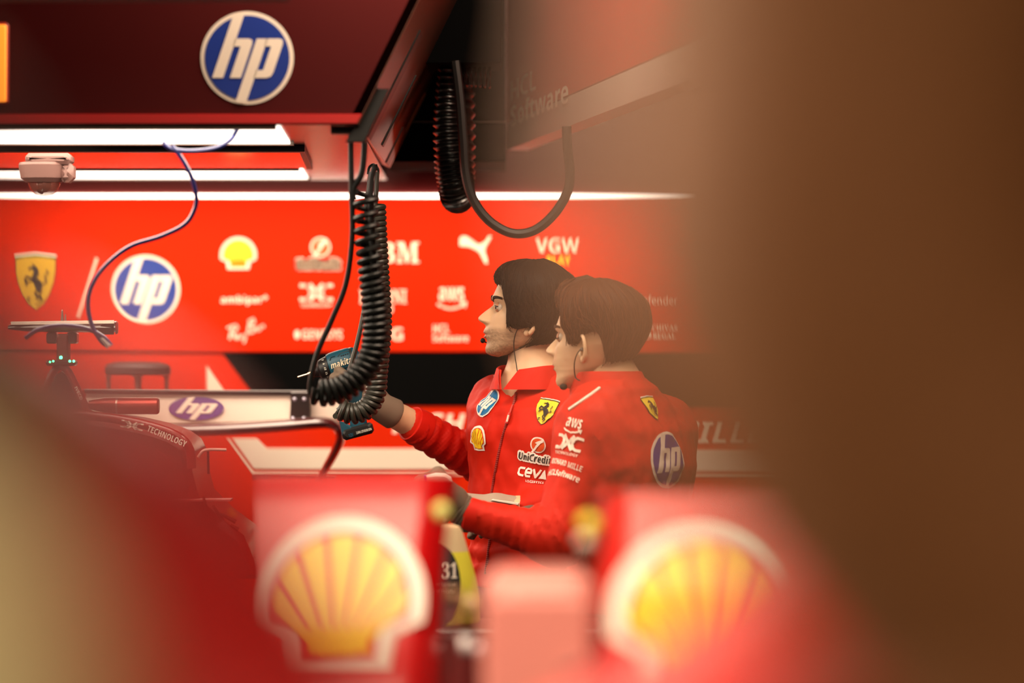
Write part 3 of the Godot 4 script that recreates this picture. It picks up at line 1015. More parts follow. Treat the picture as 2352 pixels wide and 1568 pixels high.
func build_car() -> void:
	var d := 9.1
	var px := d / K
	var t := thing("race_car", "red open-wheel race car on stands, nose towards the camera", "car", Vector3(P(200, 0, d).x, 0, -d))
	var paint := coat(mat(Color(0.55, 0.03, 0.025), 0.35).duplicate(), 0.8, 0.12)
	var carbon := coat(mat(Color(0.16, 0.03, 0.035), 0.35).duplicate(), 0.7, 0.12)
	var metal := mat(Color(0.62, 0.5, 0.46), 0.28, 0.85)
	# camera bar over the roll hoop
	var g := Geo.new()
	var rings := []
	for e in [[20, 0.4], [60, 0.8], [120, 1.0], [180, 1.0], [235, 1.0], [268, 0.96]]:
		var ring := []
		for k in 20:
			var a := TAU * k / 20.0
			ring.append(P(e[0], 752, d) + Vector3(0, sin(a) * 15.0 * px * e[1] * (0.75 if sin(a) < 0 else 1.0), cos(a) * 0.035 * e[1]))
		rings.append(ring)
	g.loft(rings)
	put("camera_bar", g, coat(mat(Color(0.2, 0.07, 0.07), 0.3).duplicate(), 0.8, 0.1), t)
	g = plate([[25, 738], [262, 735], [262, 743], [25, 746]], d - 0.03, 0.006, 0.001)
	put("bar_highlight", g, mat(Color(0.85, 0.76, 0.7), 0.4), t)  # pale strip paints in the highlight along the bar top
	g = Geo.new()
	g.tube([P(266, 752, d), P(271, 752, d)], [16 * px, 13 * px], 20)
	put("bar_end_cap", g, mat(Color(0.5, 0.12, 0.12), 0.3), t)
	g = plate([[222, 752], [238, 744], [262, 744], [262, 768], [222, 768]], d - 0.034, 0.004, 0.001)
	put("bar_window", g, mat(Color(0.12, 0.03, 0.04), 0.15), t)
	for e in [[143, 711, 737, 4.0], [150.5, 721, 737, 2.4]]:
		g = Geo.new()
		g.tube([P(e[0], e[2], d), P(e[0], e[1] + 3, d), P(e[0], e[1], d)], [e[3] * px, e[3] * 0.55 * px, e[3] * 0.3 * px], 10)
		put("antenna", g, metal, t)
	# post, lights on its foot
	g = Geo.new()
	g.box(P(146, 797, d), Vector3(27 * px, 62 * px, 0.05), Basis(), 0.004)
	put("post", g, mat(Color(0.42, 0.2, 0.18), 0.3, 0.6), t)
	g = Geo.new()
	g.box(P(121, 776, d + 0.01), Vector3(24 * px, 26 * px, 0.05), Basis(), 0.004)
	put("post_bracket", g, carbon, t)
	g = Geo.new()
	g.box(P(167, 776, d + 0.01), Vector3(24 * px, 26 * px, 0.05), Basis(), 0.004)
	put("post_bracket", g, carbon, t)
	var led := glow(Color(0.3, 1.0, 0.62), 12.0)
	for e in [[140, 820.5, 4.2], [115, 830.5, 2.8], [122.5, 829, 2.8], [160.5, 829, 3.2], [169.5, 829, 3.2]]:
		g = Geo.new()
		g.ball(P(e[0], e[1], d - 0.03), Vector3.ONE * e[2] * px, Basis(), 12)
		put("green_light", g, led, t)
	g = Geo.new()
	g.box(P(142, 833, d), Vector3(68 * px, 14 * px, 0.05), Basis(), 0.004)
	put("light_base", g, carbon, t)
	# roll hoop round a dark intake
	g = Geo.new()
	g.tube(spline(path([[80, 975], [92, 930], [108, 885], [124, 852], [140, 841], [156, 852], [172, 882], [188, 915], [206, 952]], d), 6), 9 * px, 12)
	put("roll_hoop", g, paint, t)
	g = plate([[96, 960], [112, 895], [127, 861], [140, 852], [153, 861], [168, 893], [196, 952]], d + 0.02, 0.05)
	put("air_intake", g, mat(Color(0.06, 0.012, 0.014), 0.5), t)
	g = Geo.new()
	g.tube(path([[152, 848, 0.03], [175, 890, 0.03], [203, 945, 0.03]], d), [4 * px, 4 * px, 4 * px], 8)
	put("hoop_edge", g, paint, t)
	flat_print("lettering", [[CREAM, words("IVECO", 1.0, true, false, 4.6)]], P(181, 902, d - 0.046), Vector3(0.42, -0.9, 0) * 7 * px, Vector3(0.9, 0.42, 0) * 7 * px, t)
	# tapered tube lying across, ringed
	g = Geo.new()
	g.tube(path([[204, 928], [214, 929], [240, 930], [262, 931], [268, 931.5]], d - 0.05), [9 * px, 12 * px, 17 * px, 18.5 * px, 18.5 * px], 24)
	put("tube_neck", g, mat(Color(0.5, 0.16, 0.14), 0.35, 0.6), t)
	g = Geo.new()
	g.tube(path([[267, 931.5], [271, 931.5]], d - 0.05), 20 * px, 24)
	put("tube_ring", g, metal, t)
	g = Geo.new()
	g.tube(path([[271, 931.5], [360, 932], [363, 932], [366, 932]], d - 0.05), [19 * px, 19 * px, 18 * px, 15 * px], 24)
	put("tube_barrel", g, mat(Color(0.58, 0.2, 0.17), 0.3, 0.6), t)
	# cockpit surround with lettering along its crest
	var crest := [[60, 972], [90, 958], [150, 951], [220, 955], [290, 965], [350, 979], [395, 994], [425, 1014], [438, 1040], [441, 1075]]
	g = Geo.new()
	g.tube(spline(path(crest, d - 0.12), 6), 11 * px, 14)
	put("cockpit_rim", g, paint, t)
	var body_pts := [[20, 1330], [20, 990], [90, 960], [150, 954], [220, 958], [290, 968], [350, 982], [395, 998], [424, 1018], [436, 1042], [441, 1085], [455, 1140], [500, 1185], [560, 1230], [600, 1330]]
	g = plate(body_pts, d - 0.1, 0.5, 0.02)
	put("bodywork", g, paint, t)
	flat_print("lettering", badge_dxc(CREAM, false), P(303, 981, d - 0.135), Vector3(25 * px, -5 * px, 0), Vector3(3 * px, 16 * px, 0), t)
	flat_print("lettering", [[CREAM, words("TECHNOLOGY", 1.0, true, false, 6.6)]], P(384, 1001, d - 0.135), Vector3(13.2 * px, -5.6 * px, 0), Vector3(5 * px, 13 * px, 0), t)
	# recesses, mirror and winglets at the flank
	g = Geo.new()
	g.tube(spline(path([[362, 1036], [384, 1052], [390, 1085], [384, 1120]], d - 0.12), 5), 3 * px, 8)
	put("flank_edge", g, paint, t)
	g = Geo.new()
	g.tube(spline(path([[455, 1050], [466, 1036], [482, 1032], [520, 1032.5]], d), 5), 3.6 * px, 8)
	put("mirror_arm", g, mat(Color(0.75, 0.5, 0.45), 0.3), t)
	g = Geo.new()
	g.tube(path([[478, 1036], [479, 1088]], d), 3 * px, 8)
	put("mirror_stem", g, carbon, t)
	g = plate([[395, 1147], [530, 1146], [530, 1151], [410, 1151]], d - 0.15, 0.08, 0.001)
	put("winglet", g, mat(Color(0.75, 0.35, 0.33), 0.3), t)
	for e in [[468, 1140, 476, 1175], [490, 1160, 512, 1196], [505, 1178, 542, 1198], [530, 1205, 548, 1216]]:
		g = Geo.new()
		g.tube(path([[e[0], e[1]], [e[2], e[3]]], d - 0.16), [3 * px, 5 * px], 8)
		put("suspension_link", g, mat(Color(0.5, 0.2, 0.18), 0.25, 0.7), t)
	g = Geo.new()
	g.ball(P(541, 1172, d - 2.6), Vector3(0.007, 0.005, 0.005))
	var lamp := put("amber_marker", g, mat(Color(0.95, 0.55, 0.12), 0.3), t)
	lamp.set_meta("label", "small amber marker")
	# ---- rear wing ----
	d = 10.4
	px = d / K
	# the flap leans back, so its face looks up
	var la := deg_to_rad(34.0)
	var fb := Basis(Vector3.RIGHT, Vector3(0, cos(la), -sin(la)), Vector3(0, sin(la), cos(la)))
	var fo := P(500, 976, d)
	var onflap := func(x: float, y: float) -> Vector2: return Vector2((x - 500.0) * px, (976.0 - y) * px / cos(la))
	var cream := mat(Color(0.92, 0.82, 0.76), 0.4)
	g = Geo.new()
	g.slab([onflap.call(190, 906), onflap.call(668, 906), onflap.call(668, 962), onflap.call(560, 970), onflap.call(390, 974), onflap.call(190, 976)], fo - fb.z * 0.01, fb, 0.01, 0.002)
	put("wing_flap", g, cream, t)
	g = Geo.new()
	g.slab([onflap.call(712, 908), onflap.call(800, 908), onflap.call(800, 958), onflap.call(712, 962)], fo - fb.z * 0.01, fb, 0.01, 0.002)
	put("wing_flap", g, cream, t)
	var em: Vector2 = onflap.call(448, 941)
	flat_print("emblem", badge_hp(Color(0.3, 0.05, 0.45), 0.0, Color(0.92, 0.82, 0.76)), fo + fb * Vector3(em.x, em.y, 0.001), fb.x * 64 * px, fb.y * 27 * px / cos(la), t, 0.4)
	g = plate([[190, 896], [800, 897], [800, 908], [190, 906]], d + 0.045, 0.03, 0.002)
	put("wing_edge", g, carbon, t)
	g = plate([[668, 900], [712, 900], [712, 982], [664, 984]], d - 0.012, 0.06, 0.002)
	put("wing_bracket", g, carbon, t)
	for e in [[677, 917], [699, 917], [673, 961], [698, 961], [668, 977], [694, 976]]:
		g = Geo.new()
		g.lathe(P(e[0], e[1], d - 0.014), [[0.001, 0.006], [4.5 * px, 0.005], [5.5 * px, 0.0], [5.5 * px, -0.004]], 14, Basis(Vector3.RIGHT, PI / 2.0))
		put("bolt", g, mat(Color(0.85, 0.82, 0.9), 0.25, 0.7), t)
	g = Geo.new()
	var sp := spline(path([[180, 992], [340, 991], [500, 987], [640, 978], [720, 971], [758, 972], [778, 984], [781, 1008], [768, 1040], [750, 1072], [736, 1100], [720, 1140]], d), 6)
	rings = []
	for k in sp.size():
		var tn: Vector3 = (sp[mini(k + 1, sp.size() - 1)] - sp[maxi(k - 1, 0)]).normalized()
		var up := Vector3(-tn.y, tn.x, 0).normalized()
		var ring := []
		var hh := lerpf(15.0, 9.0, clampf((k - 24.0) / 30.0, 0.0, 1.0)) * px
		for s in 14:
			var a := TAU * s / 14.0
			ring.append(sp[k] + up * sin(a) * hh + Vector3(0, 0, cos(a) * 0.06))
		rings.append(ring)
	g.loft(rings)
	put("wing_mainplane", g, coat(mat(Color(0.3, 0.045, 0.055), 0.3).duplicate(), 0.8, 0.12), t)
	g = plate([[578, 1091], [770, 1096], [770, 1102], [578, 1104]], d, 0.05, 0.001)
	put("floor_edge", g, paint, t)
	# stands under the car
	for e in [[120, 9.1], [400, 9.4], [250, 10.4]]:
		var w := P(e[0], 1300, e[1])
		g = Geo.new()
		g.lathe(Vector3(w.x, 0, w.z), [[0.16, 0.0], [0.16, 0.02], [0.04, 0.05], [0.035, w.y + 0.06], [0.001, w.y + 0.06]], 20)
		put("stand", g, mat(Color(0.12, 0.12, 0.12), 0.4, 0.5), t)
	g = Geo.new()
	g.tube(path([[250, 1300], [250, 985]], 10.42), 0.03, 12)
	put("wing_pylon", g, carbon, t)
	g = Geo.new()
	g.box((P(300, 1290, 9.2) + P(500, 1290, 10.4)) / 2.0, Vector3(0.25, 0.1, 1.6), Basis(), 0.02)
	put("gearbox", g, carbon, t)
	# ---- low round stand behind the wing ----
	d = 10.9
	px = d / K
	var s := thing("round_stand", "dark padded stool top on three pale posts behind the wing", "stool", P(315, 865, d))
	g = Geo.new()
	g.lathe(P(315, 849, d), [[0.001, 17 * px], [50 * px, 16 * px], [70 * px, 11 * px], [76 * px, 3 * px], [76 * px, -11 * px], [70 * px, -14 * px], [0.001, -14 * px]], 40)
	put("seat_pad", g, mat(Color(0.2, 0.035, 0.04), 0.6), s)
	for e in [[247, 0.0, 5.0], [315, 0.06, 8.0], [381, 0.0, 5.0]]:
		g = Geo.new()
		var b := P(e[0], 864, d - e[1])
		g.tube([b, b - Vector3(0, 4 * px, 0)], e[2] * 1.6 * px, 14)
		g.tube([b, Vector3(b.x, 0.0, b.z)], e[2] * px, 12)
		put("leg", g, mat(Color(0.62, 0.36, 0.33), 0.4, 0.3), s)
# ---- smooth union of tapered capsules and elliptic trunks, meshed as surface nets ----
class Field:
	var a := PackedVector3Array()
	var ab := PackedVector3Array()
	var il := PackedFloat32Array()
	var ra := PackedFloat32Array()
	var rb := PackedFloat32Array()
	var ks := PackedFloat32Array()
	var trunks := []
	var rings := []       # [a, ab, il, waves, amp, phase, radius]
	var bumps := 0.0
	var noise: FastNoiseLite
	var stretch := Vector3(9, 9, 9)
	func cap(p: Vector3, q: Vector3, r0: float, r1: float, k := 0.03) -> void:
		a.append(p)
		ab.append(q - p)
		il.append(1.0 / maxf((q - p).length_squared(), 1e-9))
		ra.append(r0)
		rb.append(r1)
		ks.append(k)
	# rows of [y, x, z, half across, half deep], turned by yaw about y
	func trunk(rows: Array, across: Vector3, deep: Vector3) -> void:
		trunks.append([rows, across, deep])
	func fold(p: Vector3, q: Vector3, waves: float, amp: float, phase := 0.0, r := 0.08) -> void:
		rings.append([p, q - p, 1.0 / (q - p).length_squared(), waves, amp, phase, r])
	func at(p: Vector3) -> float:
		var d := 1e3
		for t in trunks:
			var rows: Array = t[0]
			var n := rows.size()
			var y := clampf(p.y, rows[0][0], rows[n - 1][0])
			var k := 0
			while k < n - 2 and rows[k + 1][0] < y:
				k += 1
			var r0: Array = rows[k]
			var r1: Array = rows[k + 1]
			var f: float = (y - r0[0]) / (r1[0] - r0[0])
			f = clampf(f, 0.0, 1.0)
			f = lerpf(f, f * f * (3.0 - 2.0 * f), 0.5)
			var q := Vector3(p.x - lerpf(r0[1], r1[1], f), 0, p.z - lerpf(r0[2], r1[2], f))
			var ha := lerpf(r0[3], r1[3], f)
			var hb := lerpf(r0[4], r1[4], f)
			var u := absf(q.dot(t[1])) / ha
			var w := absf(q.dot(t[2])) / hb
			var e := pow(pow(u, 2.5) + pow(w, 2.5), 0.4)
			var dd := (e - 1.0) * (ha * hb) / sqrt(ha * ha * w * w + hb * hb * u * u + 1e-9) * maxf(sqrt(u * u + w * w), 0.3)
			if e < 1.0:
				dd = (e - 1.0) * minf(ha, hb)
			var over := absf(p.y - y)
			if over > 0.0:
				dd = sqrt(maxf(dd, 0.0) ** 2 + over * over) if dd > 0.0 else maxf(over, dd)
			d = minf(d, dd)
		for i in a.size():
			var q := p - a[i]
			var t := clampf(q.dot(ab[i]) * il[i], 0.0, 1.0)
			var dd := (q - ab[i] * t).length() - lerpf(ra[i], rb[i], t)
			var k := ks[i]
			var h := k - absf(d - dd)
			d = minf(d, dd)
			if h > 0.0:
				d -= h * h / (4.0 * k)
		if absf(d) < 0.03:
			for r in rings:
				var q: Vector3 = p - r[0]
				var t: float = q.dot(r[1]) * r[2]
				if t > -0.1 and t < 1.1:
					var off: Vector3 = q - r[1] * t
					var far := clampf((off.length() - r[6]) / 0.03, 0.0, 1.0)
					var w := smoothstep(-0.1, 0.1, t) * (1.0 - smoothstep(0.9, 1.1, t)) * (1.0 - far)
					if w > 0.0:
						d += w * r[4] * sin(r[3] * t * TAU + r[5] + 2.4 * noise.get_noise_3dv(p * 700.0))
			if bumps > 0.0:
				var q := p * stretch * 10.0
				d += bumps * (1.4 * absf(noise.get_noise_3d(q.x + q.y * 0.5, q.y, q.z)) + 0.6 * noise.get_noise_3dv(p * 520.0))
		return d
	func grad(p: Vector3) -> Vector3:
		var e := 0.003
		return Vector3(at(p + Vector3(e, 0, 0)) - at(p - Vector3(e, 0, 0)), at(p + Vector3(0, e, 0)) - at(p - Vector3(0, e, 0)), at(p + Vector3(0, 0, e)) - at(p - Vector3(0, 0, e))).normalized()
	func net(g: Geo, lo: Vector3, hi: Vector3, cell: float) -> void:
		var nx := int((hi.x - lo.x) / cell) + 2
		var ny := int((hi.y - lo.y) / cell) + 2
		var nz := int((hi.z - lo.z) / cell) + 2
		var val := PackedFloat32Array()
		val.resize(nx * ny * nz)
		val.fill(1e4)
		var vid := PackedInt32Array()
		vid.resize(nx * ny * nz)
		vid.fill(-1)
		var B := 5
		var sx := 1
		var sy := nx
		var sz := nx * ny
		var offs := [0, sx, sy, sx + sy, sz, sx + sz, sy + sz, sx + sy + sz]
		var cells := PackedInt32Array()
		var reach := B * cell * 0.87 * 1.5
		for bz in range(0, nz - 1, B):
			for by in range(0, ny - 1, B):
				for bx in range(0, nx - 1, B):
					var c := lo + (Vector3(bx, by, bz) + Vector3.ONE * B * 0.5) * cell
					if absf(at(c)) > reach:
						continue
					for z in range(bz, mini(bz + B, nz - 1)):
						for y in range(by, mini(by + B, ny - 1)):
							for x in range(bx, mini(bx + B, nx - 1)):
								cells.append(x + y * sy + z * sz)
		var b := g.v.size()
		for c in cells:
			var s := 0
			var o := PackedFloat32Array()
			for k in offs:
				var n: int = c + k
				if val[n] > 9e3:
					val[n] = at(lo + Vector3(n % nx, (n / nx) % ny, n / sz) * cell)
				o.append(val[n])
				if val[n] < 0.0:
					s += 1
			if s == 0 or s == 8:
				continue
			var m := Vector3.ZERO
			var cnt := 0
			for e in [[0, 1], [2, 3], [4, 5], [6, 7], [0, 2], [1, 3], [4, 6], [5, 7], [0, 4], [1, 5], [2, 6], [3, 7]]:
				var u := o[e[0]]
				var w := o[e[1]]
				if (u < 0.0) != (w < 0.0):
					var t := u / (u - w)
					var p0 := Vector3(e[0] & 1, (e[0] >> 1) & 1, e[0] >> 2)
					var p1 := Vector3(e[1] & 1, (e[1] >> 1) & 1, e[1] >> 2)
					m += p0.lerp(p1, t)
					cnt += 1
			vid[c] = g.v.size()
			g.v.append(lo + (Vector3(c % nx, (c / nx) % ny, c / sz) + m / cnt) * cell)
		for c in cells:
			if vid[c] < 0:
				continue
			var u := val[c] < 0.0
			for ax in 3:
				var s0: int = [sx, sy, sz][ax]
				var s1: int = [sy, sz, sx][ax]
				var s2: int = [sz, sx, sy][ax]
				if c < s1 + s2 or (val[c + s0] < 0.0) == u:
					continue
				var q0 := vid[c]
				var q1 := vid[c - s1]
				var q2 := vid[c - s1 - s2]
				var q3 := vid[c - s2]
				if q1 < 0 or q2 < 0 or q3 < 0:
					continue
				if u:
					g.i.append_array(PackedInt32Array([q0, q2, q1, q0, q3, q2]))
				else:
					g.i.append_array(PackedInt32Array([q0, q1, q2, q0, q2, q3]))

# smooth shaded mesh with optional colours
func smooth_mesh(g: Geo, paint = null) -> ArrayMesh:
	var n := PackedVector3Array()
	n.resize(g.v.size())
	for t in range(0, g.i.size(), 3):
		var p := g.v[g.i[t]]
		var f := (g.v[g.i[t + 2]] - p).cross(g.v[g.i[t + 1]] - p)
		n[g.i[t]] += f
		n[g.i[t + 1]] += f
		n[g.i[t + 2]] += f
	for k in n.size():
		n[k] = n[k].normalized()
	var arr := []
	arr.resize(Mesh.ARRAY_MAX)
	arr[Mesh.ARRAY_VERTEX] = g.v
	arr[Mesh.ARRAY_NORMAL] = n
	arr[Mesh.ARRAY_INDEX] = g.i
	if paint != null:
		var c := PackedColorArray()
		for p in g.v:
			c.append(paint.call(p))
		arr[Mesh.ARRAY_COLOR] = c
	var m := ArrayMesh.new()
	m.add_surface_from_arrays(Mesh.PRIMITIVE_TRIANGLES, arr)
	return m

# put a smooth mesh (world coordinates) under a parent
func put_smooth(called: String, g: Geo, m: Material, parent: Node, paint = null) -> MeshInstance3D:
	var mesh: ArrayMesh
	var off := place_of(parent)
	if paint != null:
		mesh = smooth_mesh(g, paint)
		var arr := mesh.surface_get_arrays(0)
		var vs: PackedVector3Array = arr[Mesh.ARRAY_VERTEX]
		for k in vs.size():
			vs[k] -= off
		arr[Mesh.ARRAY_VERTEX] = vs
		mesh = ArrayMesh.new()
		mesh.add_surface_from_arrays(Mesh.PRIMITIVE_TRIANGLES, arr)
	else:
		for k in g.v.size():
			g.v[k] -= off
		mesh = smooth_mesh(g)
	return put(called, mesh, m, parent)

# where the sight line through a picture point meets a field that lies about distance d
func strike(f: Field, px: float, py: float, d: float) -> Vector3:
	var dir := (P(px, py, d) - Vector3(0, EYE, 0)).normalized()
	var t := (d - 0.55) / absf(dir.z)
	for s in 120:
		var p := Vector3(0, EYE, 0) + dir * t
		var v := f.at(p)
		if v < 0.0005:
			return p
		t += maxf(v * 0.75, 0.0006)
		if t > d + 0.6:
			break
	return P(px, py, d)

# a print on cloth, about the point seen at (px, py); half = half height in metres
func cloth_print(layers: Array, f: Field, px: float, py: float, d: float, half: float, parent: Node, turn := 0.0, ext := Vector2(1.15, 1.15), wide := 1.0) -> MeshInstance3D:
	var c := strike(f, px, py, d)
	var n := Vector3.ZERO
	for o in [Vector3.ZERO, Vector3(0.012, 0, 0), Vector3(-0.012, 0, 0), Vector3(0, 0.012, 0), Vector3(0, -0.012, 0)]:
		n += f.grad(c + o)
	n = n.normalized()
	var up := (Vector3.UP - n * n.y).normalized().rotated(n, deg_to_rad(turn))
	var ax := up.cross(n).normalized()
	return wrap_print("emblem", layers, c, ax * half * wide, up * half, f.at, parent, ext)
# ---- heads: sections of a skull from traced side profiles (units of 1.054 mm, x forward, y up, z to the person's left) ----
const HU := 0.0010544
const FACE := [[-86, 70], [-84, 84], [-80, 93], [-76, 96.5], [-68, 98], [-58, 95.5], [-50, 95], [-36, 97], [-20, 97], [-8, 94], [2, 91], [12, 88], [22, 84.5], [32, 82.5], [44, 87], [50, 88], [60, 84], [75, 78], [86, 72], [100, 60], [110, 46], [118, 26], [122, 1]]
const BACK := [[-86, -66], [-80, -48], [-70, -18], [-60, 8], [-50, 34], [-40, 54], [-28, 66], [0, 82], [30, 91], [50, 92], [80, 84], [100, 64], [112, 42], [118, 24], [122, 1]]
const SIDE := [[-86, 14], [-82, 26], [-74, 38], [-60, 50], [-45, 58], [-20, 65], [5, 70], [30, 71], [50, 73], [75, 70], [95, 58], [110, 38], [118, 20], [122, 1]]
const NOSE := [[-20, 0], [-15, 4], [-11, 11], [-8, 18], [-4, 24], [1, 26.5], [6, 24.5], [12, 20], [18, 15.5], [26, 8], [33, 2], [38, 0]]
const NOSEW := [[-20, 14], [-10, 17], [0, 15], [10, 11], [20, 9], [33, 9]]
const LIPS := [[-52, 0], [-47, 1.5], [-42, 5.5], [-38.5, 5], [-37, 1.5], [-35, 4.5], [-30, 7], [-25, 5.5], [-18, 2], [-12, 0]]

class Head:
	var at: Vector3
	var fwd: Vector3
	var left: Vector3
	var up: Vector3
	var s := 0.0010544
	func w(p: Vector3) -> Vector3:
		return at + (fwd * p.x + up * p.y + left * p.z) * s
	func l(p: Vector3) -> Vector3:
		var q := (p - at) / s
		return Vector3(q.dot(fwd), q.dot(up), q.dot(left))

func head_point(th: float, y: float) -> Vector3:
	var F := curve(FACE, y)
	var B := curve(BACK, y)
	var W := curve(SIDE, y)
	var c := (F - B) / 2.0
	var a := (F + B) / 2.0
	var cs := cos(th)
	var sn := sin(th)
	var e := 0.88
	var x := c + a * signf(cs) * pow(absf(cs), e)
	var z := W * signf(sn) * pow(absf(sn), e)
	if cs > 0.0:
		var nw := curve(NOSEW, y)
		x += curve(NOSE, y) * exp(-(z * z) / (nw * nw))
		x += curve(LIPS, y) * exp(-(z * z) / 500.0)
		for sd in [-1.0, 1.0]:
			var dz: float = z - sd * 31.0
			x -= 8.0 * exp(-((y - 27.0) * (y - 27.0)) / 110.0 - dz * dz / 170.0)
			x += 3.5 * exp(-((y - 46.0) * (y - 46.0)) / 60.0 - dz * dz / 330.0)
			dz = z - sd * 46.0
			x += 3.0 * exp(-((y - 6.0) * (y - 6.0)) / 200.0 - dz * dz / 260.0)
			dz = z - sd * 13.0
			x += 5.0 * exp(-((y + 5.0) * (y + 5.0)) / 22.0 - dz * dz / 30.0)
	return Vector3(x, y, z)

func head_geo(g: Geo, h: Head) -> void:
	var rings := []
	var ys := []
	var y := -86.0
	while y < 50.0:
		ys.append(y)
		y += 2.0
	while y < 122.0:
		ys.append(y)
		y += 3.0
	ys.append(121.9)
	for yy in ys:
		var ring := []
		for k in 84:
			# more columns across the face
			var f := k / 84.0 * 2.0 - 1.0
			var th := PI * (f * 0.62 + 0.38 * f * f * f)
			ring.append(h.w(head_point(th, yy)))
		rings.append(ring)
	g.loft(rings)

# hair: a shell over the skull down to an edge that depends on the direction, with loose locks along it
func hair(h: Head, edge: Array, thick: Callable, m: Material, parent: Node, seed_: int, locks: int, lay: float) -> void:
	var r := RandomNumberGenerator.new()
	r.seed = seed_
	var g := Geo.new()
	var rings := []
	var N := 72
	var M := 26
	var skin := func(th: float, f: float, extra: float) -> Vector3:
		var e := curve(edge, rad_to_deg(absf(th))) + 7.0 * noise.get_noise_1d(th * 900.0 + seed_ * 500.0) + 4.0 * noise.get_noise_1d(th * 3000.0)
		var y := lerpf(121.0, e, 1.0 - pow(1.0 - f, 1.35) if f < 1.0 else 1.0 + (f - 1.0) * 0.6)
		var p := head_point(th, clampf(y, -84.0, 121.5))
		p.y = y
		var c := Vector3(0, clampf(y, -60.0, 40.0), 0)
		var n := (p - c).normalized()
		var t: float = thick.call(th, f)
		t *= 1.0 + 0.16 * noise.get_noise_2d(th * 420.0, f * 160.0 + seed_ * 31.0)
		return p + n * (t + extra)
	for a in M + 1:
		var f := lerpf(0.012, 1.0, pow(a / float(M), 1.15))
		var ring := []
		for k in N:
			var th := TAU * (k + 0.5) / N - PI
			var e := (1.0 - smoothstep(0.86, 1.0, f)) * 1.0
			ring.append(h.w(skin.call(th, f, 1.2 * noise.get_noise_2d(k * 37.0, a * 3.0)) if f < 1.0 else skin.call(th, 1.0, -2.0 - thick.call(th, 1.0) * 0.6)))
		rings.append(ring)
	g.loft(rings, true)
	put_smooth("hair_shell", g, m, parent)
	# locks in two tones, and a few flyaway strands
	var light := m.duplicate() as StandardMaterial3D
	light.albedo_color = Color(m.albedo_color.r * 1.5, m.albedo_color.g * 1.42, m.albedo_color.b * 1.35)
	for tone in 3:
		var s := Geo.new()
		for k in [locks * 6 / 10, locks * 4 / 10, 110][tone]:
			var th0 := r.randf_range(-PI, PI)
			var f0 := r.randf_range(0.08, 0.75)
			var f1 := minf(f0 + r.randf_range(0.25, 0.6), r.randf_range(0.92, 1.13))
			var sweep := r.randf_range(-0.22, 0.22) + lay * signf(th0)
			var lift0 := r.randf_range(-2.5, 1.5)
			var lift1 := r.randf_range(-2.0, 5.0) if tone < 2 else r.randf_range(4.0, 11.0)
			var wd := r.randf_range(1.0, 3.0) if tone < 2 else 0.6
			if tone == 1:
				wd *= 0.6
				lift0 += 1.5
			var pts := []
			var rad := []
			for q in 7:
				var t := q / 6.0
				pts.append(h.w(skin.call(th0 + sweep * t * t, lerpf(f0, f1, t), lerpf(lift0, lift1, t * t if tone == 2 else t))))
				rad.append(HU * wd * (1.0 - t * 0.85) * (0.4 + 0.6 * minf(t * 4.0, 1.0)))
			s.tube(pts, rad, 4, false)
		var o := put_smooth("hair_locks" if tone < 2 else "loose_hairs", s, light if tone == 1 else m, parent)
		o.set_meta("kind", "stuff")

func ear(g: Geo, h: Head, at: Vector3, sc := 1.0, out := 0.42) -> void:
	# at: centre in head units; sc: size
	var o := Vector3(-out, 0.0, 1.0 - out * 0.5).normalized()   # leaning back and out
	var u := Vector3(0.0, 1.0, 0.0)
	var v := Vector3(1.0, 0.0, 0.0)
	if at.z < 0.0:
		o.z = -o.z
	var n := Vector3(out, 0.0, signf(at.z)).normalized()
	v = (Vector3(1, 0, 0) - n * n.x).normalized()
	var rim := []
	var rad := []
	for k in 23:
		var a := lerpf(-0.9, 4.5, k / 22.0)
		var p := v * (cos(a) * 15.0) + u * (sin(a) * 27.0 + 3.0) + n * (5.0 - 5.0 * cos(a))
		rim.append(h.w(at + p * sc))
		rad.append(HU * sc * (4.2 if k > 2 and k < 19 else 5.5))
	g.tube(rim, rad, 8)
	var rings := []
	for q in [[1.0, 4.0], [0.8, 2.0], [0.5, -2.0], [0.2, -4.0], [0.02, -4.0]]:
		var ring := []
		for k in 20:
			var a := TAU * k / 20.0
			ring.append(h.w(at + (v * cos(a) * 15.0 * q[0] + u * (sin(a) * 27.0 * q[0] + 3.0 - 3.0 * (1.0 - q[0])) + n * (q[1] - 4.0 * cos(a) * q[0])) * sc))
		rings.append(ring)
	var i0 := g.i.size()
	g.loft(rings, false)
	g.ball(h.w(at + (v * 3.0 - u * 22.0 + n * 4.0) * sc), Vector3(7, 8, 4) * HU * sc, Basis(h.fwd, h.up, h.left), 12)
	g.tube([h.w(at + (v * 10.0 - u * 4.0 + n * 1.0) * sc), h.w(at + (v * 11.0 - u * 14.0 + n * 1.0) * sc)], HU * sc * 4.5, 8)

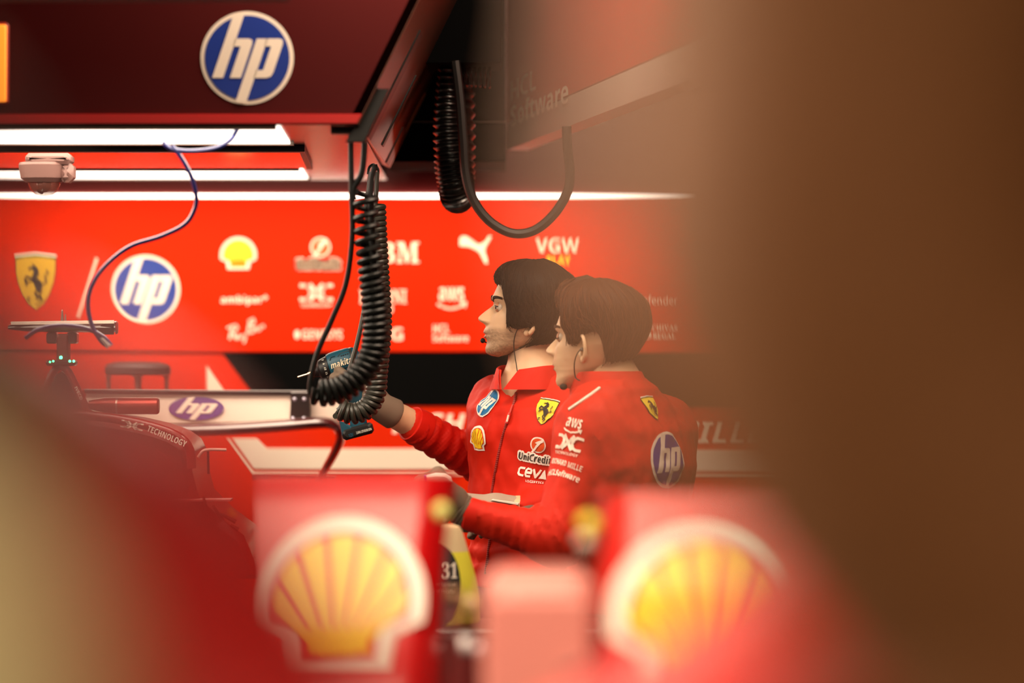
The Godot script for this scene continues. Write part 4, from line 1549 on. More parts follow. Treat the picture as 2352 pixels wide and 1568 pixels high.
# a hand: five fingers of three bones each, rooted in a palm
func hand(g: Geo, wrist: Vector3, u: Vector3, v: Vector3, n: Vector3, curl: Array, thumb: Array, fat := 1.0, cell := 0.0036) -> void:
	var f := Field.new()
	f.noise = noise
	u = u.normalized()
	v = (v - u * v.dot(u)).normalized()
	n = (n - u * n.dot(u) - v * n.dot(v)).normalized()
	var side := [0.031, 0.0105, -0.0105, -0.030]
	var ln := [[0.043, 0.026, 0.021], [0.047, 0.029, 0.022], [0.044, 0.027, 0.021], [0.034, 0.021, 0.019]]
	var reach := [0.089, 0.093, 0.089, 0.08]
	f.cap(wrist - u * 0.03, wrist + u * 0.02, 0.028 * fat, 0.029 * fat, 0.02)
	var lo := wrist
	var hi := wrist
	for k in 4:
		var root: Vector3 = wrist + u * reach[k] + v * side[k]
		f.cap(wrist + u * 0.012 + v * side[k] * 0.6, root, 0.017 * fat, 0.0125 * fat, 0.016)
		var p := root
		var ang := 0.0
		for b in 3:
			ang += curl[k][b]
			var q: Vector3 = p + (u * cos(ang) + n * sin(ang)) * ln[k][b]
			f.cap(p, q, (0.0105 - b * 0.0009) * fat, (0.0098 - b * 0.001) * fat, 0.006)
			p = q
			lo = lo.min(q)
			hi = hi.max(q)
	var tr := wrist + u * 0.028 + v * 0.026 + n * 0.006
	f.cap(wrist + u * 0.01 + v * 0.01, tr, 0.018 * fat, 0.016 * fat, 0.016)
	for b in 3:
		var d: Vector3 = (u * thumb[b].x + v * thumb[b].y + n * thumb[b].z).normalized()
		var q: Vector3 = tr + d * [0.036, 0.03, 0.024][b]
		f.cap(tr, q, (0.0135 - b * 0.001) * fat, (0.0122 - b * 0.0012) * fat, 0.009)
		tr = q
		lo = lo.min(q)
		hi = hi.max(q)
	lo = lo.min(wrist - u * 0.06)
	hi = hi.max(wrist - u * 0.06)
	f.net(g, lo - Vector3.ONE * 0.05, hi + Vector3.ONE * 0.05, cell)

func mean_basis(psi: float, tau := 0.0) -> Array:
	var a := deg_to_rad(psi)
	var t := deg_to_rad(tau)
	var fwd := Vector3(-cos(a) * cos(t), -sin(t), sin(a) * cos(t))
	var left := Vector3.UP.cross(fwd).normalized()
	return [fwd, left, fwd.cross(left).normalized()]

func skin_mat() -> StandardMaterial3D:
	var m := StandardMaterial3D.new()
	m.albedo_color = Color.WHITE
	m.vertex_color_use_as_albedo = true
	m.roughness = 0.5
	m.subsurf_scatter_enabled = true
	m.subsurf_scatter_strength = 0.06
	return m

func cloth_mat(c: Color) -> StandardMaterial3D:
	var m := StandardMaterial3D.new()
	m.albedo_color = c
	m.roughness = 0.62
	m.rim_enabled = true
	m.rim = 0.04
	m.metallic_specular = 0.3
	m.rim_tint = 0.8
	m.heightmap_enabled = true
	m.heightmap_texture = noise_tex(0.012, 3, 9)
	m.heightmap_scale = 0.1
	return triplanar(m, 3.0)

func knit_mat(c: Color) -> StandardMaterial3D:
	var m := cloth_mat(c).duplicate() as StandardMaterial3D
	var im := Image.create(128, 128, false, Image.FORMAT_RGB8)
	for y in 128:
		for x in 128:
			var u := x / 16.0
			var w := y / 16.0
			var q := 0.5 + 0.5 * cos(u * TAU / 2.0 + (PI if int(w) % 2 else 0.0)) * sin(fposmod(w, 1.0) * PI)
			im.set_pixel(x, y, Color(q, q, q))
	m.heightmap_texture = ImageTexture.create_from_image(im)
	m.heightmap_scale = 0.07
	return triplanar(m, 22.0)

const SKIN := Color(0.72, 0.465, 0.285)

func legs(parent: Node, hip: Vector3, across: Vector3, deep: Vector3, m: Material) -> void:
	var f := Field.new()
	f.noise = noise
	f.cap(hip + Vector3(0, 0.05, 0) - across * 0.07, hip + Vector3(0, 0.05, 0) + across * 0.07, 0.115, 0.115, 0.05)
	var shoes := []
	for s in [-1.0, 1.0]:
		var top: Vector3 = hip + across * 0.085 * s
		var knee: Vector3 = top + deep * 0.03 + across * 0.02 * s
		knee.y = 0.5
		var foot: Vector3 = knee - deep * 0.04
		foot.y = 0.1
		f.cap(top, knee, 0.095, 0.065, 0.05)
		f.cap(knee, foot, 0.063, 0.058, 0.04)
		shoes.append(foot)
	var g := Geo.new()
	f.net(g, Vector3(hip.x - 0.4, 0.02, hip.z - 0.4), Vector3(hip.x + 0.4, hip.y + 0.25, hip.z + 0.4), 0.022)
	put_smooth("trousers", g, m, parent)
	for q in shoes:
		var sf := Field.new()
		sf.noise = noise
		sf.cap(q + Vector3(0, -0.05, 0), q + deep * 0.14 + Vector3(0, -0.062, 0), 0.048, 0.036, 0.03)
		sf.cap(q + Vector3(0, 0.02, 0), q + Vector3(0, -0.05, 0), 0.05, 0.048, 0.03)
		var sg := Geo.new()
		sf.net(sg, q - Vector3(0.25, 0.15, 0.25), q + Vector3(0.25, 0.12, 0.25), 0.012)
		for k in sg.v.size():
			sg.v[k].y = maxf(sg.v[k].y, 0.002)
		put_smooth("shoe", sg, mat(Color(0.03, 0.03, 0.03), 0.5), parent)

# a standing collar: a band open in front
func collar(base: Vector3, top: Vector3, fwd: Vector3, left: Vector3, r0: Vector2, r1: Vector2, open: float, m: Material, parent: Node, dip := 0.0) -> void:
	var g := Geo.new()
	var rings := []
	var N := 44
	for e in [[0.0, 0.0], [0.35, 0.0], [0.7, 0.0], [0.97, 0.0], [1.0, -0.003], [0.97, -0.006], [0.6, -0.006], [0.0, -0.006]]:
		var ring := []
		for k in N + 1:
			var f: float = e[0]
			var op := lerpf(0.05, open, f)
			var a := lerpf(op, TAU - op, k / float(N))
			var c := base.lerp(top, f)
			var rr: Vector2 = r0.lerp(r1, f) + Vector2.ONE * e[1]
			var p := c + fwd * cos(a) * rr.x + left * sin(a) * rr.y
			p.y -= dip * f * pow(maxf(cos(a), 0.0), 2.0)
			p += (fwd * cos(a) + left * sin(a)) * 0.003 * noise.get_noise_2d(k * 22.0, f * 50.0)
			ring.append(p)
		rings.append(ring)
	var i0 := g.i.size()
	var n := N + 1
	var b := g.v.size()
	for r in rings:
		g.v.append_array(PackedVector3Array(r))
	for q in rings.size() - 1:
		for k in N:
			var p := b + q * n + k
			g.i.append_array(PackedInt32Array([p, p + 1, p + n, p + 1, p + n + 1, p + n]))
	for e in [0, N]:
		for q in range(1, rings.size() - 1):
			g.i.append_array(PackedInt32Array([b + e, b + q * n + e, b + (q + 1) * n + e]))
	g.fix(i0)
	put_smooth("collar", g, m, parent)

func build_people() -> void:
	person_with_drill()
	person_turned_away()

func eye_set(h: Head, parent: Node, z: float, lid: float) -> void:
	var c := h.w(Vector3(70.5, 27, z))
	var b := Basis(h.fwd, h.up, h.left)
	var g := Geo.new()
	g.ball(c, Vector3.ONE * HU * 12.0, b, 20)
	put_smooth("eyeball", g, mat(Color(0.8, 0.74, 0.68), 0.2), parent)
	g = Geo.new()
	g.ball(c + h.fwd * HU * 8.4 + h.left * HU * 2.0 * signf(z) , Vector3(4.2, 5.6, 5.6) * HU, b, 16)
	put_smooth("iris", g, mat(Color(0.06, 0.04, 0.03), 0.1), parent)
	# lids: upper and lower, with a lash line
	g = Geo.new()
	var lash := Geo.new()
	for e in [[lid, 1.0], [-5.0, -1.0]]:
		var rings := []
		for q in 5:
			var ring := []
			var el := deg_to_rad(lerpf(e[0] * 5.0, e[1] * 75.0, q / 4.0))
			for k in 13:
				var az := deg_to_rad(lerpf(-62, 62, k / 12.0))
				var rr := 13.2 if q > 0 else 13.0
				var squeeze := 1.0 - 0.55 * pow(absf(k - 6.0) / 6.0, 2.0) if q == 0 else 1.0
				ring.append(c + b * Vector3(cos(el * squeeze) * cos(az), sin(el * squeeze), cos(el * squeeze) * sin(az)) * HU * rr)
			rings.append(ring)
		g.loft(rings, false, false)
		if e[1] > 0.0:
			lash.tube(rings[0], HU * 1.3, 6)
	put_smooth("eyelid", g, mat(Color(0.72, 0.5, 0.38), 0.5), parent)
	put_smooth("lashes", lash, mat(Color(0.05, 0.035, 0.03), 0.6), parent)

func brow(h: Head, z: float, m: Material, parent: Node, dy := 0.0) -> void:
	var g := Geo.new()
	for k in 26:
		var t := k / 25.0
		var zz := signf(z) * lerpf(15.0, 50.0, t)
		var th := 0.0
		# point on the brow at this width
		for q in 20:
			th = asin(clampf(pow(absf(zz) / curve(SIDE, 47.0), 1.0 / 0.88), 0.0, 1.0)) * signf(z)
		var y := 45.0 + dy + 7.0 * sin(t * 2.4)
		var p := head_point(th, y)
		for s in 3:
			var q := p + Vector3(-0.6, (s - 1) * 2.4 * (1.0 - t * 0.6), 0)
			g.tube([h.w(q), h.w(q + Vector3(1.6, 2.0, signf(z) * 2.5)), h.w(q + Vector3(0.2, 3.2 - t * 3.0, signf(z) * 6.0))], [HU * 1.4, HU * 1.2, HU * 0.3], 5)
	put_smooth("eyebrow", g, m, parent)

func person_with_drill() -> void:
	var D := 9.3
	var J := func(px: float, py: float, z: float) -> Vector3: return P(px, py, D - z)
	var root := P(1228, 784, D)
	root.y = 0.0
	var t := thing("person", "person in a red jacket holding out a blue drill, stubble, dark shaggy hair, headset", "person", root, "mechanics in red jackets")
	var psi := 48.0
	var bb := mean_basis(psi)
	var fwd: Vector3 = bb[0]
	var left: Vector3 = bb[1]
	var red := cloth_mat(Color(0.8, 0.135, 0.05))
	# joints
	var c: Vector3 = J.call(1228, 784, 0.0)
	var Y := func(py: float) -> float: return EYE - (py - 784.0) * D / K
	var sh_r: Vector3 = J.call(1141, 930, -0.1)
	var el_r: Vector3 = J.call(1112, 1062, -0.27)
	var wr_r: Vector3 = J.call(912, 955, -0.12)
	var sh_l: Vector3 = J.call(1330, 930, 0.06)
	var el_l: Vector3 = J.call(1375, 1160, 0.12)
	var wr_l: Vector3 = J.call(1190, 1166, 0.14)
	# jacket
	var f := Field.new()
	f.noise = noise
	f.trunk([[Y.call(1345), c.x, c.z, 0.172, 0.118], [Y.call(1240), c.x - 0.004, c.z, 0.17, 0.112], [Y.call(1110), c.x - 0.002, c.z, 0.176, 0.114], [Y.call(990), c.x, c.z + 0.005, 0.186, 0.122], [Y.call(940), c.x, c.z, 0.17, 0.112], [Y.call(905), c.x + 0.002, c.z - 0.005, 0.12, 0.092], [Y.call(880), c.x + 0.004, c.z - 0.008, 0.085, 0.08]], left, fwd)
	f.cap(sh_r, el_r, 0.066, 0.054, 0.05)
	f.cap(sh_l, el_l, 0.066, 0.054, 0.05)
	f.cap(sh_r + Vector3(0, 0.006, 0), c + Vector3(0, Y.call(912) - c.y, 0), 0.055, 0.06, 0.05)
	f.cap(sh_l + Vector3(0, 0.006, 0), c + Vector3(0, Y.call(912) - c.y, 0), 0.055, 0.06, 0.05)
	f.bumps = 0.008
	f.stretch = Vector3(110, 60, 110)
	var cu := wr_r.lerp(el_r, 0.2)
	f.cap(el_r, cu, 0.052, 0.043, 0.03)
	f.cap(el_l, wr_l.lerp(el_l, 0.14), 0.052, 0.04, 0.03)
	f.fold(el_r, cu, 7.0, 0.0032, 0.6, 0.07)
	f.fold(J.call(1140, 1330, 0.1), J.call(1140, 1180, 0.1), 4.0, 0.0028, 0.4, 0.16)
	var g := Geo.new()
	f.net(g, Vector3(c.x - 0.4, Y.call(1352), c.z - 0.42), Vector3(c.x + 0.26, Y.call(845), c.z + 0.3), 0.0082)
	var jk := put_smooth("jacket", g, red, t)
	# knitted right sleeve cuff band
	g = Geo.new()
	var ax := (wr_r - el_r).normalized()
	g.tube([cu - ax * 0.03, cu - ax * 0.026, cu + ax * 0.012, cu + ax * 0.014, cu + ax * 0.0135, cu - ax * 0.02], [0.0455, 0.0465, 0.0445, 0.0435, 0.0405, 0.0405], 28, false)
	put_smooth("cuff", g, cloth_mat(Color(0.8, 0.11, 0.05)), t)
	var kf := Field.new()
	kf.noise = noise
	kf.cap(el_r.lerp(cu, 0.12) - Vector3(0, 0.004, 0), cu - ax * 0.012 - Vector3(0, 0.003, 0), 0.0525, 0.0445, 0.02)
	kf.fold(el_r, cu, 7.0, 0.0032, 0.6, 0.07)
	g = Geo.new()
	kf.net(g, Vector3(cu.x - 0.09, minf(cu.y, el_r.y) - 0.09, el_r.z - 0.09), Vector3(el_r.x + 0.08, maxf(cu.y, el_r.y) + 0.08, cu.z + 0.1), 0.0075)
	put_smooth("knit_sleeve", g, knit_mat(Color(0.74, 0.09, 0.04)), t)
	# body: head, neck, chest and arms as one skin
	var h := Head.new()
	var hb := mean_basis(4.0, -3.0)
	h.fwd = hb[0]
	h.left = hb[1]
	h.up = hb[2]
	h.at = J.call(1216, 737, 0.0)
	var sk := Field.new()
	sk.noise = noise
	sk.cap(h.w(Vector3(-6, -30, 0)), c + Vector3(-0.004, Y.call(880) - c.y, -0.005), 0.052, 0.06, 0.03)
	sk.cap(h.w(Vector3(20, -60, 18)), c + fwd * 0.03 + Vector3(0, Y.call(885) - c.y, 0), 0.016, 0.02, 0.03)
	sk.cap(c + Vector3(0, Y.call(900) - c.y, 0), c + Vector3(0, Y.call(1300) - c.y, 0), 0.07, 0.08, 0.05)
	sk.cap(sh_r, c + Vector3(0, Y.call(910) - c.y, 0), 0.045, 0.06, 0.05)
	sk.cap(sh_l, c + Vector3(0, Y.call(910) - c.y, 0), 0.045, 0.06, 0.05)
	sk.cap(sh_r, el_r, 0.046, 0.04, 0.03)
	sk.cap(sh_l, el_l, 0.046, 0.04, 0.03)
	sk.cap(el_r, wr_r, 0.042, 0.034, 0.03)
	sk.cap(el_l, wr_l, 0.042, 0.03, 0.03)
	g = Geo.new()
	head_geo(g, h)
	ear(g, h, Vector3(6, -6, 67), 1.0, 0.25)
	ear(g, h, Vector3(6, -4, -69), 1.0, 0.5)
	sk.net(g, Vector3(c.x - 0.42, Y.call(1310), c.z - 0.42), Vector3(c.x + 0.28, Y.call(780), c.z + 0.3), 0.011)
	put_smooth("body", g, skin_mat(), t, skin_paint(h, 1.0))
	eye_set(h, t, 31.0, 3.0)
	eye_set(h, t, -31.0, 3.0)
	var dark := hair_mat(Color(0.105, 0.07, 0.05))
	brow(h, 31.0, dark, t, -3.0)
	brow(h, -31.0, dark, t)
	lips(h, t)
	hair(h, [[0, 84], [25, 80], [40, 72], [50, 54], [55, 34], [60, 8], [66, -14], [76, -22], [88, -16], [98, -18], [108, -40], [124, -58], [180, -66]], func(th: float, q: float) -> float:
		var a := absf(th)
		return 6.0 + 14.0 * sin(PI * clampf(q * 0.85 + 0.12, 0.0, 1.0)) + 5.0 * smoothstep(1.0, 2.6, a) * (1.0 - q * 0.5) + 10.0 * (1.0 - q) * (1.0 - q) + 6.0 * exp(-pow((a - 1.55) / 0.3, 2.0)) * q, dark, t, 11, 1400, 0.22)
	collar(c + Vector3(0, Y.call(893) - c.y, 0) + fwd * 0.02, c + Vector3(0, Y.call(838) - c.y, -0.0) + fwd * 0.016, fwd, left, Vector2(0.1, 0.094), Vector2(0.085, 0.078), 0.42, cloth_mat(Color(0.82, 0.12, 0.05)), t, 0.012)
	# zip, its pull and the piping of the collar
	var zp := []
	for q in [[1186, 902], [1181, 925], [1172, 950], [1162, 978], [1153, 1010], [1146, 1040], [1139, 1075], [1133, 1110], [1128, 1145], [1127, 1180], [1126, 1230], [1121, 1275], [1115, 1318]]:
		var s := strike(f, q[0], q[1], D)
		zp.append(s + f.grad(s) * 0.001)
	put_smooth("zip_teeth", coil(zp, 0.0026, 0.0011, 0.005, 1.0, 5, 8), mat(Color(0.72, 0.3, 0.25), 0.4), t)
	g = Geo.new()
	g.tube(spline(zp, 4), 0.0033, 8)
	put_smooth("zip_tape", g, mat(Color(0.52, 0.045, 0.035), 0.6), t)
	g = Geo.new()
	var z0 := strike(f, 1178, 930, D) + Vector3(0, 0, 0.006)
	var z1 := strike(f, 1163, 972, D) + Vector3(0, 0, 0.008)
	g.tube([z0, z0.lerp(z1, 0.4), z0.lerp(z1, 0.42), z1], [0.003, 0.002, 0.0042, 0.0046], 8)
	put_smooth("zip_pull", g, mat(Color(0.75, 0.15, 0.1), 0.4), t)
	g = Geo.new()
	var zm := z0.lerp(z1, 0.72)
	g.tube([zm + Vector3(0.001, 0.008, 0.0045), zm + Vector3(-0.003, -0.008, 0.0045)], 0.0026, 6)
	put("zip_tag", g, mat(CREAM, 0.5), t)
	# emblems
	cloth_print(badge_hp(Color(0.0, 0.46, 0.7), 0.1, Color(0.97, 0.94, 0.9)), f, 1120, 924, D, 0.038, t, -16.0, Vector2(1.15, 1.15), 0.9)
	cloth_print(badge_scallop(Color(0.9, 0.3, 0.02), Color(0.97, 0.94, 0.9)), f, 1097, 1010, D, 0.033, t, -3.0)
	cloth_print(badge_shield(), f, 1252, 943, D, 0.033, t, -14.0)
	cloth_print(badge_bank(Color(0.97, 0.94, 0.9)), f, 1231, 1036, D, 0.039, t, -9.0, Vector2(1.35, 1.15))
	cloth_print(badge_ceva(Color(0.97, 0.94, 0.9)), f, 1219, 1094, D, 0.035, t, -7.0, Vector2(1.4, 0.8))
	cloth_print(badge_cat(Color(0.97, 0.94, 0.9)), f, 1139, 861, D, 0.012, t, -20.0)
	# gloved hands
	var glove := cloth_mat(Color(0.5, 0.44, 0.38)).duplicate() as StandardMaterial3D
	g = Geo.new()
	var hd := wr_r + Vector3(-0.045, 0.03, 0.01)
	hand(g, hd, Vector3(-0.86, 0.42, 0.1), Vector3(0.2, 0.95, 0.0), Vector3(0.2, 0, 1), [[0.5, 1.2, 0.7], [0.7, 1.2, 0.8], [0.75, 1.2, 0.8], [0.8, 1.1, 0.8]], [Vector3(0.9, 0.3, -0.1), Vector3(1, 0.0, 0.0), Vector3(0.9, -0.2, 0.2)], 1.08)
	put_smooth("glove", g, glove, t)
	g = Geo.new()
	ax = (wr_r - el_r).normalized()
	g.tube([wr_r + ax * 0.008, wr_r + ax * 0.012, wr_r + ax * 0.024, wr_r + ax * 0.045, wr_r + ax * 0.07], [0.0355, 0.0385, 0.0375, 0.036, 0.033], 24, false)
	put_smooth("glove_cuff", g, glove, t)
	g = Geo.new()
	hand(g, wr_l + Vector3(-0.035, 0.004, 0.0), Vector3(-1, 0.12, 0.05), Vector3(0.0, 0.25, -1), Vector3(0, -1, -0.2), [[0.3, 0.4, 0.3], [0.3, 0.4, 0.3], [0.35, 0.4, 0.3], [0.4, 0.4, 0.3]], [Vector3(0.8, 0.5, 0.2), Vector3(0.9, 0.2, 0.3), Vector3(1, 0, 0.2)], 1.0)
	put_smooth("glove", g, cloth_mat(Color(0.66, 0.6, 0.54)), t)
	# headset: microphone, boom, thin cord from the ear
	var set_m := mat(Color(0.012, 0.012, 0.012), 0.6)
	g = Geo.new()
	g.ball(J.call(1109, 782, -0.03), Vector3.ONE * 0.0064)
	put_smooth("microphone", g, set_m, t)
	g = Geo.new()
	g.tube(spline([J.call(1109, 782, -0.03), J.call(1130, 790, -0.055), J.call(1165, 778, -0.068), J.call(1205, 745, -0.078)], 5), 0.0016, 6)
	put("boom", g, set_m, t)
	g = Geo.new()
	g.tube(spline([h.w(Vector3(16, 0, 75)), h.w(Vector3(26, -10, 76)), h.w(Vector3(36, -34, 69)), h.w(Vector3(37, -62, 62)), J.call(1186, 838, 0.075), J.call(1190, 862, 0.085)], 5), 0.0013, 6)
	put("earpiece_cord", g, set_m, t)
	legs(t, Vector3(c.x, 0.92, c.z), left, fwd, cloth_mat(Color(0.1, 0.02, 0.02)))

func hair_mat(c: Color) -> StandardMaterial3D:
	var m := StandardMaterial3D.new()
	m.albedo_color = c
	m.roughness = 0.55
	m.metallic_specular = 0.22
	return m

func lips(h: Head, parent: Node) -> void:
	for e in [[-31.0, 2.6], [-42.0, 3.0]]:
		var g := Geo.new()
		var pts := []
		var rad := []
		for k in 15:
			var u := k / 14.0 * 2.0 - 1.0
			var z := u * 21.0
			var W := curve(SIDE, e[0])
			var th := asin(clampf(pow(absf(z) / W, 1.0 / 0.88), 0.0, 1.0)) * signf(z)
			var p := head_point(th, lerpf(e[0], -36.5, u * u))
			pts.append(h.w(p + Vector3(-1.6, 0, 0)))
			rad.append(HU * e[1] * (1.0 - 0.75 * u * u))
		g.tube(pts, rad, 8)
		put_smooth("lip", g, mat(Color(0.66, 0.36, 0.29), 0.45), parent)

func skin_paint(h: Head, beard: float) -> Callable:
	return func(p: Vector3) -> Color:
		var q := h.l(p)
		var c := SKIN
		if beard > 0.0 and q.y < 0.0 and q.y > -110.0:
			var jaw := smoothstep(-14.0, -34.0, q.y - (q.x - 60.0) * 0.1)
			jaw *= smoothstep(20.0, 36.0, q.x + (-q.y - 30.0) * 0.1)
			jaw *= 1.0 - 0.75 * smoothstep(-84.0, -104.0, q.y)
			if q.x > 96.0 and q.y > -26.0:
				jaw *= 0.6
			var k := clampf(0.62 + 0.5 * noise.get_noise_3dv(q * 46.0), 0.0, 1.0) * jaw * beard
			c = c.lerp(Color(0.13, 0.08, 0.05), k * 0.85)
		var b := 0.05 * noise.get_noise_3dv(q * 5.0)
		c = Color(c.r * (1.0 + b), c.g * (1.0 + b * 1.6), c.b * (1.0 + b * 1.8))
		return c

func person_turned_away() -> void:
	var D := 8.85
	var J := func(px: float, py: float, z: float) -> Vector3: return P(px, py, D - z)
	var root := P(1445, 784, D)
	root.y = 0.0
	var t := thing("person", "person in a red jacket turned away with head bowed, short brown hair", "person", root, "mechanics in red jackets")
	var psi := -32.0
	var bb := mean_basis(psi)
	var fwd: Vector3 = bb[0]
	var left: Vector3 = bb[1]
	var red := cloth_mat(Color(0.79, 0.135, 0.055))
	var c: Vector3 = J.call(1448, 784, 0.0)
	var Y := func(py: float) -> float: return EYE - (py - 784.0) * D / K
	var sh_l: Vector3 = J.call(1352, 984, 0.11)
	var el_l: Vector3 = J.call(1278, 1238, 0.19)
	var wr_l: Vector3 = J.call(1068, 1178, 0.16)
	var sh_r: Vector3 = J.call(1518, 990, -0.13)
	var el_r: Vector3 = J.call(1480, 1230, -0.2)
	var wr_r: Vector3 = J.call(1270, 1190, -0.12)
	var f := Field.new()
	f.noise = noise
	f.trunk([[Y.call(1400), c.x - 0.012, c.z, 0.175, 0.12], [Y.call(1300), c.x - 0.006, c.z, 0.172, 0.116], [Y.call(1180), c.x - 0.008, c.z, 0.178, 0.118], [Y.call(1070), c.x, c.z, 0.19, 0.128], [Y.call(990), c.x - 0.006, c.z, 0.176, 0.12], [Y.call(940), c.x - 0.022, c.z, 0.125, 0.1], [Y.call(905), c.x - 0.04, c.z + 0.004, 0.085, 0.082]], left, fwd)
	f.cap(sh_l, el_l, 0.066, 0.06, 0.06)
	f.cap(sh_r, el_r, 0.066, 0.056, 0.05)
	var nk: Vector3 = J.call(1412, 935, 0.0)
	f.cap(sh_l + Vector3(0.012, 0.012, -0.01), nk + Vector3(0, 0.012, 0), 0.06, 0.06, 0.08)
	f.cap(sh_r + Vector3(0, 0.008, 0), nk + Vector3(0, 0.012, 0), 0.06, 0.06, 0.08)
	var cu := wr_l.lerp(el_l, 0.03)
	f.cap(el_l, cu, 0.06, 0.037, 0.035)
	f.cap(el_r, wr_r, 0.052, 0.04, 0.03)
	f.bumps = 0.008
	f.stretch = Vector3(110, 60, 110)
	f.fold(el_l.lerp(cu, 0.25), cu, 7.0, 0.002, 0.0, 0.06)
	f.fold(J.call(1320, 1215, 0.19), J.call(1240, 1262, 0.19), 3.5, 0.0028, 0.0, 0.08)
	f.fold(J.call(1400, 1150, 0.1), J.call(1385, 1060, 0.1), 2.0, 0.0024, 0.5, 0.06)
	var g := Geo.new()
	f.net(g, Vector3(wr_l.x - 0.06, Y.call(1405), c.z - 0.32), Vector3(c.x + 0.22, Y.call(868), c.z + 0.32), 0.0082)
	put_smooth("jacket", g, red, t)
	# cuff rim
	g = Geo.new()
	var ax := (wr_l - el_l).normalized()
	g.tube([cu - ax * 0.03, cu - ax * 0.002, cu + ax * 0.004, cu + ax * 0.002, cu - ax * 0.02], [0.0385, 0.039, 0.037, 0.034, 0.034], 24, false)
	put_smooth("cuff", g, cloth_mat(Color(0.82, 0.12, 0.05)), t)
	var h := Head.new()
	var hb := mean_basis(-16.0, 4.0)
	h.fwd = hb[0]
	h.left = hb[1]
	h.up = hb[2]
	h.at = J.call(1373, 797, 0.0)
	var sk := Field.new()
	sk.noise = noise
	sk.cap(h.w(Vector3(-16, -30, 0)), J.call(1412, 905, 0.0), 0.056, 0.06, 0.03)
	sk.cap(J.call(1415, 920, 0.0), J.call(1440, 1350, 0.0), 0.07, 0.08, 0.05)
	sk.cap(sh_l, el_l, 0.045, 0.04, 0.03)
	sk.cap(sh_r, el_r, 0.045, 0.04, 0.03)
	sk.cap(sh_l, J.call(1420, 930, 0.0), 0.045, 0.05, 0.03)
	sk.cap(sh_r, J.call(1420, 930, 0.0), 0.045, 0.05, 0.03)
	sk.cap(el_l, wr_l, 0.04, 0.028, 0.03)
	sk.cap(el_r, wr_r, 0.04, 0.03, 0.03)
	g = Geo.new()
	head_geo(g, h)
	ear(g, h, Vector3(12, -4, 71), 1.0, 0.75)
	ear(g, h, Vector3(12, -4, -71), 1.0, 0.75)
	sk.net(g, Vector3(wr_l.x - 0.06, Y.call(1360), c.z - 0.32), Vector3(c.x + 0.22, Y.call(820), c.z + 0.3), 0.011)
	put_smooth("body", g, skin_mat(), t, skin_paint(h, 0.0))
	eye_set(h, t, 31.0, -3.0)
	eye_set(h, t, -31.0, -3.0)
	var brown := hair_mat(Color(0.27, 0.165, 0.11))
	brow(h, 31.0, brown, t, -2.0)
	brow(h, -31.0, brown, t, -2.0)
	lips(h, t)
	hair(h, [[0, 86], [38, 85], [48, 78], [54, 54], [58, 24], [62, 10], [70, 6], [78, 8], [83, 30], [98, 30], [108, 4], [122, -34], [180, -44]], func(th: float, q: float) -> float:
		var a := absf(th)
		return 3.0 + 12.0 * sin(PI * clampf(q * 0.9 + 0.08, 0.0, 1.0)) + 15.0 * (1.0 - smoothstep(0.1, 0.7, q)) + 9.0 * (1.0 - q) * (1.0 - q) + 9.0 * (1.0 - smoothstep(0.2, 1.1, a)) * (1.0 - smoothstep(0.5, 1.0, q)), brown, t, 23, 1400, 0.1)
	collar(J.call(1408, 912, 0.0), J.call(1398, 852, 0.0) + fwd * 0.01, fwd, left, Vector2(0.1, 0.094), Vector2(0.084, 0.08), 0.25, cloth_mat(Color(0.84, 0.13, 0.06)), t, 0.022)
	# piping on the shoulder
	var pp := []
	for q in [[1306, 941], [1325, 928], [1345, 914], [1362, 902], [1377, 891]]:
		var s := strike(f, q[0], q[1], D)
		pp.append(s)
	g = Geo.new()
	g.tube(spline(pp, 4), 0.004, 8)
	put_smooth("piping", g, mat(CREAM, 0.5), t)
	var W := Color(0.95, 0.88, 0.82)
	cloth_print(badge_shield(Color(0.95, 0.82, 0.2)), f, 1497, 937, D, 0.029, t, 4.0)
	cloth_print(badge_hp(Color(0.12, 0.16, 0.55), 0.1, W), f, 1535, 1055, D, 0.063, t, 2.0)
	cloth_print(badge_aws(W), f, 1317, 980, D, 0.023, t, -12.0)
	cloth_print(badge_dxc(W), f, 1303, 1026, D, 0.033, t, -10.0)
	cloth_print([[W, words("RICHARD MILLE", 0.5, true, false, 3.2)]], f, 1297, 1064, D, 0.0255, t, -13.0, Vector2(1.7, 0.4))
	cloth_print([[W, words("HCLSoftware", 0.6, true, false, 3.1)]], f, 1291, 1088, D, 0.026, t, -13.0, Vector2(1.7, 0.5))
	var glove := cloth_mat(Color(0.42, 0.36, 0.31))
	g = Geo.new()
	hand(g, wr_l + Vector3(-0.012, 0.012, 0.0), Vector3(-0.5, 0.84, 0.1), Vector3(-0.1, 0.0, -1.0), Vector3(-0.84, -0.5, 0.0), [[1.35, 1.0, 0.7], [1.4, 1.1, 0.7], [1.4, 1.1, 0.8], [1.45, 1.1, 0.8]], [Vector3(0.6, 0.6, 0.5), Vector3(0.6, 0.1, 0.8), Vector3(0.5, 0.0, 0.9)], 1.1)
	put_smooth("glove", g, glove, t)
	g = Geo.new()
	var gl := []
	var gr := []
	for k in 22:
		var s := k / 21.0
		gl.append(wr_l - ax * 0.006 + Vector3(-0.042, 0.03, 0.0) * s)
		gr.append(0.037 - 0.001 * s + 0.0012 * sin(k * 1.9))
	g.tube(gl, gr, 24, false)
	put_smooth("glove_cuff", g, glove, t)
	g = Geo.new()
